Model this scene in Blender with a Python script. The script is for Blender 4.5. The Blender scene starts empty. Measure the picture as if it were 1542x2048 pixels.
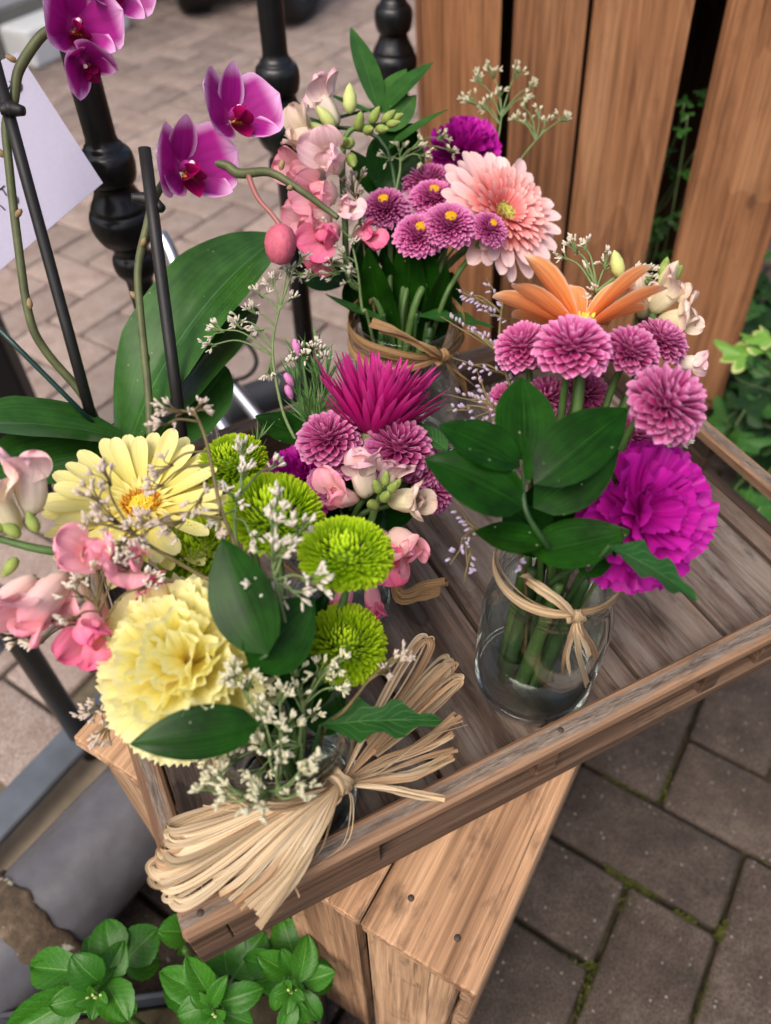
import bpy, bmesh, math, random
import numpy as np
from mathutils import Matrix, Vector

random.seed(7); rng = np.random.default_rng(11)
SC = bpy.context.scene
COL = SC.collection
rad = math.radians

# ------------------------------------------------------------------ camera, solved from the verticals and the tray in the photograph
F, CX, CY, VPX, VPY = 1550.0, 771.0, 1024.0, 790.0, 2430.0
H = 0.95
_d = np.array([VPX - CX, VPY - CY, F]); _d /= np.linalg.norm(_d)
_up = -_d
_fy = np.array([0, 0, 1.0]) - _up[2] * _up; _fy /= np.linalg.norm(_fy)
R = np.array([np.cross(_fy, _up), _fy, _up])
O = np.array([0, 0, H])
RIGHT, IMUP, FWD = R[:, 0], -R[:, 1], R[:, 2]

cam_d = bpy.data.cameras.new('camera')
cam = bpy.data.objects.new('camera', cam_d); COL.objects.link(cam)
cam_d.sensor_fit = 'VERTICAL'; cam_d.sensor_height = 24.0; cam_d.sensor_width = 18.07
cam_d.lens = F / 2048.0 * 24.0
cam_d.clip_start = 0.01; cam_d.clip_end = 200
m = Matrix.Identity(4)
for i in range(3):
    m[i][0] = RIGHT[i]; m[i][1] = IMUP[i]; m[i][2] = -FWD[i]; m[i][3] = O[i]
cam.matrix_world = m
cam_d.dof.use_dof = True; cam_d.dof.focus_distance = 0.50; cam_d.dof.aperture_fstop = 3.5
SC.camera = cam

# ------------------------------------------------------------------ sky, sun, exposure (soft, overcast daylight)
SUN_EL, SUN_AZ = rad(58), rad(215)      # azimuth measured clockwise from +Y
w = bpy.data.worlds.new('World'); SC.world = w; w.use_nodes = True
nt = w.node_tree; nt.nodes.clear()
sky = nt.nodes.new('ShaderNodeTexSky'); sky.sky_type = 'NISHITA'; sky.sun_disc = False
sky.sun_elevation = SUN_EL; sky.sun_rotation = SUN_AZ
sky.air_density = 1.0; sky.dust_density = 7.0; sky.ozone_density = 0.6
bg = nt.nodes.new('ShaderNodeBackground'); bg.inputs['Strength'].default_value = 0.15
wo = nt.nodes.new('ShaderNodeOutputWorld')
nt.links.new(sky.outputs[0], bg.inputs[0]); nt.links.new(bg.outputs[0], wo.inputs[0])
sun_d = bpy.data.lights.new('sun', 'SUN'); sun_d.energy = 1.35; sun_d.angle = rad(35); sun_d.color = (1.0, 0.97, 0.93)
sun = bpy.data.objects.new('sun', sun_d); COL.objects.link(sun)
_sv = Vector((math.sin(SUN_AZ) * math.cos(SUN_EL), math.cos(SUN_AZ) * math.cos(SUN_EL), math.sin(SUN_EL)))
sun.rotation_euler = _sv.to_track_quat('Z', 'Y').to_euler()
sun.location = (0, 0, 5)
SC.view_settings.view_transform = 'Standard'; SC.view_settings.look = 'None'
SC.view_settings.gamma = 1.0; SC.view_settings.exposure = 0.38; SC.view_settings.use_curve_mapping = False
cy = SC.cycles
cy.use_denoising = True
cy.max_bounces = 12; cy.diffuse_bounces = 4; cy.glossy_bounces = 5; cy.transmission_bounces = 8; cy.transparent_max_bounces = 32
cy.caustics_reflective = False; cy.caustics_refractive = True; cy.blur_glossy = 0.6
cy.sample_clamp_indirect = 4.0

# ------------------------------------------------------------------ helpers
def ray(x, y): return R @ np.array([(x - CX) / F, (y - CY) / F, 1.0])
def Pz(x, y, z): r = ray(x, y); return O + r * ((z - H) / r[2])
def Pd(x, y, d): return O + ray(x, y) * d
def proj(p):
    c = R.T @ (np.asarray(p, float) - O); return CX + F * c[0] / c[2], CY + F * c[1] / c[2], c[2]
def vd(a, b, c): v = a * RIGHT + b * IMUP - c * FWD; return v / np.linalg.norm(v)
def nrm(v): v = np.asarray(v, float); return v / (np.linalg.norm(v) + 1e-12)
def lin(r, g, b):
    return tuple(((c / 255) / 12.92 if c / 255 <= 0.04045 else ((c / 255 + 0.055) / 1.055) ** 2.4) for c in (r, g, b)) + (1.0,)
def M4(rot=None, loc=(0, 0, 0)):
    m = np.eye(4)
    if rot is not None: m[:3, :3] = rot
    m[:3, 3] = loc; return m
def rx(a): c, s = math.cos(a), math.sin(a); return np.array([[1, 0, 0], [0, c, -s], [0, s, c]])
def ry(a): c, s = math.cos(a), math.sin(a); return np.array([[c, 0, s], [0, 1, 0], [-s, 0, c]])
def rz(a): c, s = math.cos(a), math.sin(a); return np.array([[c, -s, 0], [s, c, 0], [0, 0, 1]])
def frame_z(n, hint=None):
    n = nrm(n); h = np.array([0, 0, 1.0]) if hint is None else np.asarray(hint, float)
    if abs(n @ nrm(h)) > 0.98: h = np.array([0, 1.0, 0.1])
    x = nrm(np.cross(h, n)); y = np.cross(n, x)
    return np.column_stack([x, y, n])
def frame_y(ydir, zhint):
    y = nrm(ydir); z = np.asarray(zhint, float); z = z - (z @ y) * y
    if np.linalg.norm(z) < 1e-6: z = np.array([0.3, 0.2, 1.0]); z = z - (z @ y) * y
    z = nrm(z); return np.column_stack([np.cross(y, z), y, z])
def catmull(P, n=8):
    P = [np.asarray(p, float) for p in P]
    if len(P) < 3:
        return np.array([P[0] + (P[-1] - P[0]) * t for t in np.linspace(0, 1, n + 1)])
    Q = [2 * P[0] - P[1]] + P + [2 * P[-1] - P[-2]]; out = []
    for i in range(1, len(Q) - 2):
        a, b, c, d = Q[i - 1:i + 3]
        for t in np.linspace(0, 1, n, endpoint=False):
            out.append(0.5 * ((2 * b) + (-a + c) * t + (2 * a - 5 * b + 4 * c - d) * t * t + (-a + 3 * b - 3 * c + d) * t ** 3))
    out.append(P[-1]); return np.array(out)
def gridf(nu, nv, off=0):
    return [(off + j * (nu + 1) + i, off + j * (nu + 1) + i + 1, off + (j + 1) * (nu + 1) + i + 1, off + (j + 1) * (nu + 1) + i) for j in range(nv) for i in range(nu)]

class MB:
    def __init__(s): s.V = []; s.F = []; s.U = []; s.n = 0
    def add(s, V, Fc, U=None, M=None):
        V = np.asarray(V, float)
        if M is not None: V = V @ M[:3, :3].T + M[:3, 3]
        s.V.append(V); s.U.append(np.zeros((len(V), 2)) if U is None else np.asarray(U, float))
        s.F += [tuple(i + s.n for i in f) for f in Fc]; s.n += len(V); return s
    def mesh(s, name, smooth=True):
        V = np.concatenate(s.V); U = np.concatenate(s.U)
        me = bpy.data.meshes.new(name); me.from_pydata(V.tolist(), [], s.F); me.validate()
        ul = me.uv_layers.new(name='UVMap'); idx = np.empty(len(me.loops), np.int32); me.loops.foreach_get('vertex_index', idx)
        ul.data.foreach_set('uv', U[idx].astype(np.float32).ravel())
        if smooth: me.polygons.foreach_set('use_smooth', [True] * len(me.polygons))
        me.update(); return me

ALLOC = {}
def put(name, me, mat, parent=None, M=None, **kw):
    """link a mesh; M is its WORLD matrix; parents are translation-only empties or meshes."""
    o = bpy.data.objects.new(name, me); COL.objects.link(o)
    if mat is not None:
        if len(me.materials) == 0: me.materials.append(mat)
    Mw = np.eye(4) if M is None else M
    ALLOC[o.name] = Mw
    if parent is not None:
        o.parent = parent; Mw = np.linalg.inv(ALLOC[parent.name]) @ Mw
    o.matrix_basis = Matrix(Mw.tolist())
    for k, v in kw.items(): o[k] = v
    return o
def thing(name, loc, label, cat, group=None):
    o = bpy.data.objects.new(name, None); COL.objects.link(o); o.empty_display_size = 0.02
    Mw = M4(None, loc); ALLOC[o.name] = Mw; o.matrix_basis = Matrix(Mw.tolist())
    o['label'] = label; o['category'] = cat
    if group: o['group'] = group
    return o
def tag(o, label, cat, group=None):
    o['label'] = label; o['category'] = cat
    if group: o['group'] = group
    return o

def tube_geo(P, r, sides=8, cap=True):
    P = np.asarray(P, float); n = len(P); r = np.full(n, r) if np.isscalar(r) else np.interp(np.linspace(0, 1, n), np.linspace(0, 1, len(r)), r)
    T = np.gradient(P, axis=0); T /= np.linalg.norm(T, axis=1)[:, None] + 1e-12
    a = np.array([0.31, 0.22, 0.92]); a = np.array([1.0, 0, 0]) if abs(a @ T[0]) > .95 else a
    V = []; U = []; L = 0
    x = nrm(np.cross(T[0], a))
    for i in range(n):
        x = nrm(x - (x @ T[i]) * T[i]); y = np.cross(T[i], x)
        if i: L += np.linalg.norm(P[i] - P[i - 1])
        for k in range(sides):
            t = 2 * math.pi * k / sides; V.append(P[i] + r[i] * (math.cos(t) * x + math.sin(t) * y)); U.append((k / sides, i / (n - 1)))
    Fc = [(i * sides + k, i * sides + (k + 1) % sides, (i + 1) * sides + (k + 1) % sides, (i + 1) * sides + k) for i in range(n - 1) for k in range(sides)]
    if cap:
        Fc.append(tuple(range(sides))[::-1]); Fc.append(tuple((n - 1) * sides + k for k in range(sides)))
    return V, Fc, U
def tube(name, P, r, mat, parent, sides=8, smooth_n=8, **kw):
    P = catmull(P, smooth_n) if smooth_n else np.asarray(P, float)
    mb = MB(); o = ALLOC[parent.name][:3, 3] if parent is not None else np.zeros(3)
    V, Fc, U = tube_geo(P, r, sides); mb.add(np.array(V) - o, Fc, U)
    return put(name, mb.mesh(name), mat, parent, M4(None, o), **kw)
def lathe_geo(prof, seg=32, closed=False):
    V = []; Fc = []; U = []
    n = len(prof)
    for j, (r, z) in enumerate(prof):
        for k in range(seg):
            t = 2 * math.pi * k / seg; V.append((r * math.cos(t), r * math.sin(t), z)); U.append((k / seg, j / max(1, n - 1)))
    rows = n if closed else n - 1
    for j in range(rows):
        for k in range(seg):
            a, b = j * seg, ((j + 1) % n) * seg
            Fc.append((a + k, a + (k + 1) % seg, b + (k + 1) % seg, b + k))
    return V, Fc, U
def box_mesh(name, sx, sy, sz, bev=0.0012, jit=0.0, seed=0, segs=1):
    bm = bmesh.new(); bmesh.ops.create_cube(bm, size=1.0)
    if jit:
        rr = random.Random(seed)
        for v in bm.verts:
            v.co.x += rr.uniform(-jit, jit) / sx; v.co.y += rr.uniform(-jit, jit) / sy; v.co.z += rr.uniform(-jit, jit) * .6 / sz
    bmesh.ops.scale(bm, vec=(sx, sy, sz), verts=bm.verts)
    if bev: bmesh.ops.bevel(bm, geom=bm.edges[:] , offset=bev, segments=segs, affect='EDGES', profile=0.6)
    me = bpy.data.meshes.new(name); bm.to_mesh(me); bm.free(); return me
def plank(name, size, M, mat, parent, bev=0.0012, jit=0.0006, **kw):
    return put(name, box_mesh(name, *size, bev=bev, jit=jit, seed=int(rng.integers(1e6))), mat, parent, M, **kw)

# ------------------------------------------------------------------ materials
class NT:
    def __init__(s, name):
        s.m = bpy.data.materials.new(name); s.m.use_nodes = True; s.t = s.m.node_tree; s.t.nodes.clear()
        s.out = s.n('OutputMaterial'); s.b = s.n('BsdfPrincipled'); s.l(s.b.outputs[0], s.out.inputs[0])
    def n(s, typ, **kw):
        nd = s.t.nodes.new('ShaderNode' + typ)
        for k, v in kw.items():
            if k in nd.inputs: nd.inputs[k].default_value = v
            else: setattr(nd, k, v)
        return nd
    def l(s, a, b): s.t.links.new(a, b)
    def ramp(s, fac, stops, interp='LINEAR'):
        r = s.n('ValToRGB'); r.color_ramp.interpolation = interp; e = r.color_ramp.elements
        while len(e) > 1: e.remove(e[-1])
        e[0].position = stops[0][0]; e[0].color = stops[0][1]
        for p, c in stops[1:]: k = e.new(p); k.color = c
        s.l(fac, r.inputs[0]); return r.outputs[0]
    def mix(s, fac, a, b, mode='MIX'):
        x = s.n('Mix', data_type='RGBA', blend_type=mode)
        for sock, v in ((x.inputs[0], fac), (x.inputs[6], a), (x.inputs[7], b)):
            if isinstance(v, bpy.types.NodeSocket): s.l(v, sock)
            else: sock.default_value = v
        return x.outputs[2]
    def math(s, op, a, b=0.0):
        x = s.n('Math', operation=op)
        for i, v in enumerate((a, b)):
            if isinstance(v, bpy.types.NodeSocket): s.l(v, x.inputs[i])
            else: x.inputs[i].default_value = v
        return x.outputs[0]
    def noise(s, vec, scale, detail=4, rough=0.55, dist=0.0):
        x = s.n('TexNoise', Scale=scale, Detail=detail, Roughness=rough, Distortion=dist)
        if vec is not None: s.l(vec, x.inputs['Vector'])
        return x.outputs['Fac']
    def bump(s, h, strength=0.3, dist=0.001):
        b = s.n('Bump', Strength=strength, Distance=dist); s.l(h, b.inputs['Height']); s.l(b.outputs[0], s.b.inputs['Normal']); return b
    def coords(s, kind='Object', scale=(1, 1, 1), rnd=0.0):
        tc = s.n('TexCoord'); mp = s.n('Mapping'); mp.inputs['Scale'].default_value = scale; s.l(tc.outputs[kind], mp.inputs[0])
        if rnd:
            oi = s.n('ObjectInfo'); mu = s.n('VectorMath', operation='SCALE'); cb = s.n('CombineXYZ')
            s.l(oi.outputs['Random'], cb.inputs[0]); s.l(s.math('MULTIPLY', oi.outputs['Random'], 3.7), cb.inputs[1]); s.l(s.math('MULTIPLY', oi.outputs['Random'], 7.3), cb.inputs[2])
            s.l(cb.outputs[0], mu.inputs[0]); mu.inputs['Scale'].default_value = rnd; s.l(mu.outputs[0], mp.inputs['Location'])
        return mp.outputs[0]

def plain(name, col, rough=0.5, metal=0.0, spec=0.5, var=0.0, vs=40, bump=0.0, bs=200, coat=0.0):
    n = NT(name); n.b.inputs['Roughness'].default_value = rough; n.b.inputs['Metallic'].default_value = metal
    n.b.inputs['Specular IOR Level'].default_value = spec; n.b.inputs['Coat Weight'].default_value = coat
    if var or bump: v = n.coords()
    if var:
        d = tuple(c * (1 - var) for c in col[:3]) + (1,); l2 = tuple(min(1, c * (1 + var)) for c in col[:3]) + (1,)
        n.l(n.ramp(n.noise(v, vs, 6), [(0.3, d), (0.7, l2)]), n.b.inputs['Base Color'])
    else: n.b.inputs['Base Color'].default_value = col
    if bump: n.bump(n.noise(v, bs, 4), bump)
    return n.m

def wood(name, dark, mid, light, stain=0.0, stain_col=None, fibre=1.0, ring=22, rough=0.75, grey=None, streak=None, knots=0.0):
    n = NT(name); n.b.inputs['Roughness'].default_value = rough; n.b.inputs['Specular IOR Level'].default_value = 0.25
    v = n.coords('Object', (1.3, ring, ring), rnd=5.0)
    a = n.noise(v, 1.0, 2, .45, 1.1)
    rg = n.math('FRACT', n.math('MULTIPLY', n.noise(n.coords('Object', (.9, ring * .45, ring * .45), rnd=3.0), 1.0, 2, .4, .8), 9.0))
    f = n.noise(n.coords('Object', (10, 480, 480), rnd=2.0), 1.0, 4, .65)
    f2 = n.noise(n.coords('Object', (5, 130, 130), rnd=2.0), 1.0, 3, .6)
    g = n.math('ADD', n.math('MULTIPLY', a, .7), n.math('ADD', n.math('MULTIPLY', rg, .12), n.math('MULTIPLY', f2, .18)))
    c = n.ramp(g, [(0.3, dark), (0.5, mid), (0.72, light)])
    c = n.mix(.5 * fibre, c, n.ramp(f, [(0.3, (.5, .48, .47, 1)), (.62, (1.15, 1.13, 1.1, 1))]), 'MULTIPLY')
    c = n.mix(.55 * fibre, c, n.ramp(f2, [(.36, (.62, .58, .55, 1)), (.6, (1.1, 1.08, 1.06, 1))]), 'MULTIPLY')
    ck = n.ramp(n.noise(n.coords('Object', (3.5, 230, 230), rnd=8.0), 1.0, 3, .55), [(.30, (1, 1, 1, 1)), (.37, (0, 0, 0, 1))])
    c = n.mix(n.math('MULTIPLY', ck, .55 * min(1, fibre)), c, tuple(x * .35 for x in dark[:3]) + (1,))
    oi = n.n('ObjectInfo')
    c = n.mix(1.0, c, n.ramp(oi.outputs['Random'], [(0, (.82, .82, .84, 1)), (1, (1.12, 1.08, 1.04, 1))]), 'MULTIPLY')
    if grey is not None:
        gm = n.ramp(n.noise(n.coords('Object', (7, 60, 60), rnd=4.0), 1.0, 6, .7), [(.46, (0, 0, 0, 1)), (.6, (1, 1, 1, 1))])
        c = n.mix(n.math('MULTIPLY', gm, .75), c, grey)
    if stain:
        sm = n.ramp(n.noise(n.coords('Object', (22, 55, 55), rnd=6.0), 1.0, 6, .62), [(.56, (0, 0, 0, 1)), (.72, (1, 1, 1, 1))])
        c = n.mix(n.math('MULTIPLY', sm, stain), c, stain_col or (.03, .022, .018, 1))
    if knots:
        vk = n.n('TexVoronoi'); vk.inputs['Scale'].default_value = 1.0; vk.inputs['Randomness'].default_value = 1.0; n.l(n.coords('Object', (8.5, 17, 17), rnd=7.0), vk.inputs['Vector'])
        sepk = n.n('SeparateColor'); n.l(vk.outputs['Color'], sepk.inputs[0]); pick = n.ramp(sepk.outputs[0], [(1 - knots, (0, 0, 0, 1)), (1 - knots + .02, (1, 1, 1, 1))])
        dk = n.math('ADD', vk.outputs['Distance'], n.math('MULTIPLY', n.math('SUBTRACT', f2, .5), .12))
        km = n.math('MULTIPLY', n.ramp(dk, [(.0, (1, 1, 1, 1)), (.10, (.85, .85, .85, 1)), (.13, (1, 1, 1, 1)), (.16, (.35, .35, .35, 1)), (.34, (0, 0, 0, 1))]), pick)
        c = n.mix(n.math('MULTIPLY', km, .75), c, tuple(x * .42 for x in dark[:3]) + (1,))
    if streak is not None:      # weathered, grey-black worn strip along the middle of the piece
        tc = n.n('TexCoord'); sx = n.n('SeparateXYZ'); n.l(tc.outputs['Object'], sx.inputs[0])
        band = n.math('SUBTRACT', 1.0, n.math('MULTIPLY', n.math('ABSOLUTE', sx.outputs[1]), 150.0))
        wn = n.noise(n.coords('Object', (75, 620, 620), rnd=2.5), 1.0, 5, .7); lo = n.noise(n.coords('Object', (9, 30, 30), rnd=1.5), 1.0, 3, .6)
        msk = n.ramp(n.math('ADD', n.math('ADD', n.math('MULTIPLY', band, .42), n.math('MULTIPLY', wn, .75)), n.math('MULTIPLY', lo, .55)), [(.76, (0, 0, 0, 1)), (.92, (1, 1, 1, 1))])
        c = n.mix(n.math('MULTIPLY', msk, .85), c, n.ramp(wn, [(.35, streak[0]), (.65, streak[1])]))
    n.l(c, n.b.inputs['Base Color'])
    n.bump(n.math('ADD', n.math('SUBTRACT', f, n.math('MULTIPLY', ck, .8)), n.math('MULTIPLY', f2, 1.2)), .6 * fibre, .0015)
    return n.m

def petal_mat(name, stops, edge=None, edge_w=0.12, rough=0.5, trans=0.3, veins=0.25, vein_n=26, spec=0.25, sheen=0.0, back=None, rnd=0.12):
    """stops run from the base (v=0) to the tip (v=1) of each petal; edge is the colour of the petal's own margin."""
    n = NT(name); n.b.inputs['Roughness'].default_value = rough; n.b.inputs['Specular IOR Level'].default_value = spec
    tc = n.n('TexCoord'); sp = n.n('SeparateXYZ'); n.l(tc.outputs['UV'], sp.inputs[0])
    c = n.ramp(sp.outputs[1], stops)
    ab = n.math('ABSOLUTE', n.math('SUBTRACT', n.math('MULTIPLY', sp.outputs[0], 2.0), 1.0))
    if edge is not None:
        e = n.math('MAXIMUM', ab, n.math('SUBTRACT', n.math('MULTIPLY', sp.outputs[1], 1.0), 0.0))
        ef = n.ramp(e, [(1 - edge_w * 2, (0, 0, 0, 1)), (1.0, (1, 1, 1, 1))], 'EASE')
        c = n.mix(ef, c, edge)
    if veins:
        nz = n.noise(n.coords('UV', (vein_n, 1.4, 1), rnd=4.0), 1.0, 3, .6)
        k = 1 - veins
        c = n.mix(1.0, c, n.ramp(nz, [(.3, (k, k, k, 1)), (.6, (1.04, 1.04, 1.04, 1))]), 'MULTIPLY')
    if rnd:
        oi = n.n('ObjectInfo'); c = n.mix(1.0, c, n.ramp(oi.outputs['Random'], [(0, (1 - rnd,) * 3 + (1,)), (1, (1 + rnd * .6,) * 3 + (1,))]), 'MULTIPLY')
    if back is not None:
        ge = n.n('NewGeometry'); c = n.mix(ge.outputs['Backfacing'], c, back)
    n.l(c, n.b.inputs['Base Color'])
    if sheen: n.b.inputs['Sheen Weight'].default_value = sheen
    if veins: n.bump(nz, .25, .0006)
    if trans:
        t = n.n('BsdfTranslucent'); n.l(c, t.inputs[0]); mx = n.n('MixShader'); mx.inputs[0].default_value = trans
        n.l(n.b.outputs[0], mx.inputs[1]); n.l(t.outputs[0], mx.inputs[2]); n.l(mx.outputs[0], n.out.inputs[0])
    return n.m

def leaf_mat(name, dark, light, rib, rough=0.35, trans=0.12, rib_w=.05, spec=.5, vein=.25, vein_n=14, edge=None, back=None, para=0.0):
    n = NT(name); n.b.inputs['Roughness'].default_value = rough; n.b.inputs['Specular IOR Level'].default_value = spec
    tc = n.n('TexCoord'); sp = n.n('SeparateXYZ'); n.l(tc.outputs['UV'], sp.inputs[0])
    ab = n.math('ABSOLUTE', n.math('SUBTRACT', n.math('MULTIPLY', sp.outputs[0], 2.0), 1.0))
    nz = n.noise(n.coords('Object', (55, 55, 55), rnd=4.0), 1.0, 5, .6)
    c = n.ramp(nz, [(.3, dark), (.72, light)])
    # side veins run obliquely from the midrib
    wv = n.n('TexWave', wave_type='BANDS', bands_direction='X'); wv.inputs['Scale'].default_value = 1.0; wv.inputs['Distortion'].default_value = 1.0; wv.inputs['Detail'].default_value = 1.0
    cb = n.n('CombineXYZ'); n.l(n.math('MULTIPLY', n.math('SUBTRACT', sp.outputs[1], n.math('MULTIPLY', ab, .28)), vein_n * .32), cb.inputs[0]); n.l(cb.outputs[0], wv.inputs[0])
    vf = n.ramp(wv.outputs['Fac'], [(.86, (0, 0, 0, 1)), (1.0, (1, 1, 1, 1))])
    c = n.mix(n.math('MULTIPLY', vf, vein), c, rib)
    c = n.mix(n.math('MULTIPLY', n.ramp(ab, [(0, (1, 1, 1, 1)), (rib_w, (0, 0, 0, 1))]), .7), c, rib)
    if edge is not None:
        c = n.mix(n.ramp(n.math('ADD', ab, n.math('MULTIPLY', n.math('SUBTRACT', nz, .5), .5)), [(.72, (0, 0, 0, 1)), (.9, (1, 1, 1, 1))]), c, edge)
    if para:
        pn = n.noise(n.coords('UV', (34, 1.2, 1), rnd=2.0), 1.0, 2, .5); c = n.mix(para, c, n.ramp(pn, [(.35, (.72, .74, .7, 1)), (.62, (1.3, 1.28, 1.2, 1))]), 'MULTIPLY')
    sv = n.n('TexVoronoi'); sv.inputs['Scale'].default_value = 260; n.l(n.coords('Object', (1, 1, 1), rnd=3.0), sv.inputs['Vector'])
    ss = n.n('SeparateColor'); n.l(sv.outputs['Color'], ss.inputs[0]); sk = n.math('MULTIPLY', n.ramp(sv.outputs['Distance'], [(.10, (1, 1, 1, 1)), (.2, (0, 0, 0, 1))]), n.ramp(ss.outputs[0], [(.93, (0, 0, 0, 1)), (.95, (1, 1, 1, 1))]))
    c = n.mix(n.math('MULTIPLY', sk, .45), c, (.45, .48, .36, 1))
    oi = n.n('ObjectInfo'); c = n.mix(1.0, c, n.ramp(oi.outputs['Random'], [(0, (.72, .8, .7, 1)), (1, (1.2, 1.12, 1.05, 1))]), 'MULTIPLY')
    if back is not None:
        ge = n.n('NewGeometry'); c = n.mix(ge.outputs['Backfacing'], c, back)
    n.l(c, n.b.inputs['Base Color'])
    n.bump(n.math('ADD', n.math('MULTIPLY', vf, -1.6 * vein), n.math('MULTIPLY', nz, .5)), .3, .0008)
    if trans:
        t = n.n('BsdfTranslucent'); n.l(c, t.inputs[0]); mx = n.n('MixShader'); mx.inputs[0].default_value = trans
        n.l(n.b.outputs[0], mx.inputs[1]); n.l(t.outputs[0], mx.inputs[2]); n.l(mx.outputs[0], n.out.inputs[0])
    return n.m

def glass_mat(name, col, ior=1.45, rough=0.0):
    n = NT(name); n.t.nodes.remove(n.b); g = n.n('BsdfGlass', Roughness=rough, IOR=ior); g.inputs['Color'].default_value = col
    n.l(g.outputs[0], n.out.inputs[0]); return n.m

MT = {}
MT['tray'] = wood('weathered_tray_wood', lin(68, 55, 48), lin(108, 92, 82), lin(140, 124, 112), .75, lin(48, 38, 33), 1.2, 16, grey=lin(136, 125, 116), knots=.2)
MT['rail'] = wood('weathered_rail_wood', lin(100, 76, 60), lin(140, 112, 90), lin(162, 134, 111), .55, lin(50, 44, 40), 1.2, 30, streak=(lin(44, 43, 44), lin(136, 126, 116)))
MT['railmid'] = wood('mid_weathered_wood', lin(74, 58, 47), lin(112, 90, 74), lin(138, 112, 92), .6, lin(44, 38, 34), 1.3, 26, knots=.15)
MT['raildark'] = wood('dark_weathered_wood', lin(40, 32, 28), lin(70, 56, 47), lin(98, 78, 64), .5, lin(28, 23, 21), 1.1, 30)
MT['pale'] = wood('rough_sawn_pine', lin(142, 110, 84), lin(184, 150, 119), lin(204, 172, 141), .9, lin(84, 64, 50), 1.35, 14, rough=.95, knots=.16)
MT['cedar'] = wood('cedar_slat_wood', lin(122, 82, 56), lin(160, 114, 80), lin(180, 136, 100), .35, lin(96, 62, 42), 1.2, 11, rough=.88, knots=.36)
MT['cedarshade'] = wood('shaded_inner_board', lin(62, 45, 34), lin(86, 64, 49), lin(104, 80, 62), .3, None, .8, 10, rough=.85)  # darker cedar: shade inside the tall crate is put into the board colour
MT['iron'] = plain('black_painted_iron', lin(20, 21, 23), .28, 0, .5, .3, 60, .08, 260)
MT['ironbar'] = plain('worn_blue_grey_bar', lin(84, 90, 98), .38, 0, .5, .2, 30, .06, 300)
MT['bollard'] = plain('matt_black_post', lin(16, 16, 17), .6, 0, .3)
MT['stake'] = plain('charcoal_plastic_stake', lin(30, 29, 29), .5, 0, .4, .2, 120, .05, 600)
MT['greenstake'] = plain('green_plastic_stake', lin(24, 58, 52), .35)
MT['spike'] = plain('orchid_spike_skin', lin(84, 90, 56), .5, 0, .4, .3, 90)
MT['node'] = plain('dry_node_bract', lin(150, 126, 92), .7, 0, .2, .3, 200)
MT['stem'] = plain('flower_stem_green', lin(74, 104, 50), .5, 0, .4, .35, 60, .1, 400)
MT['stemdark'] = plain('dark_stem_green', lin(44, 74, 36), .5, 0, .4, .35, 60, .1, 400)
MT['twig'] = plain('statice_stem_green', lin(104, 124, 78), .6, 0, .3, .25, 150)
MT['twigbrown'] = plain('statice_stem_brown', lin(104, 92, 60), .6, 0, .3, .25, 150)
n = NT('clear_jar_glass'); n.t.nodes.remove(n.b)
_lw = n.n('LayerWeight', Blend=.5); _tr = n.n('BsdfTransparent'); _tr.inputs[0].default_value = (.965, .98, .975, 1); _gl = n.n('BsdfGlossy', Roughness=.02); _gl.inputs[0].default_value = (.95, .97, .97, 1)
_mx = n.n('MixShader'); n.l(n.math('ADD', .035, n.math('MULTIPLY', n.math('POWER', _lw.outputs['Facing'], 2.4), .9)), _mx.inputs[0]); n.l(_tr.outputs[0], _mx.inputs[1]); n.l(_gl.outputs[0], _mx.inputs[2]); n.l(_mx.outputs[0], n.out.inputs[0]); MT['glass'] = n.m
n = NT('jar_water'); n.t.nodes.remove(n.b)
_lw = n.n('LayerWeight', Blend=.5); _tr = n.n('BsdfTransparent'); _tr.inputs[0].default_value = (.955, .975, .96, 1); _gl = n.n('BsdfGlossy', Roughness=.03); _gl.inputs[0].default_value = (.9, .93, .93, 1)
_mx = n.n('MixShader'); n.l(n.math('ADD', .025, n.math('MULTIPLY', n.math('POWER', _lw.outputs['Facing'], 3.0), .7)), _mx.inputs[0]); n.l(_tr.outputs[0], _mx.inputs[1]); n.l(_gl.outputs[0], _mx.inputs[2]); n.l(_mx.outputs[0], n.out.inputs[0]); MT['water'] = n.m
MT['baseglass'] = glass_mat('thick_base_glass', (.97, .985, .98, 1), 1.48)
MT['silver'] = plain('brushed_silver_metal', lin(190, 196, 204), .3, 1.0)
MT['black'] = plain('black_rubber', lin(18, 18, 18), .7)
MT['paper'] = plain('shaded_paper_card', lin(182, 178, 198), .8, 0, .1, .03, 300)  # greyed paper: the shadow on the card's face is mixed into its colour
MT['ink'] = plain('black_marker_ink', lin(22, 22, 26), .6)
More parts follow.
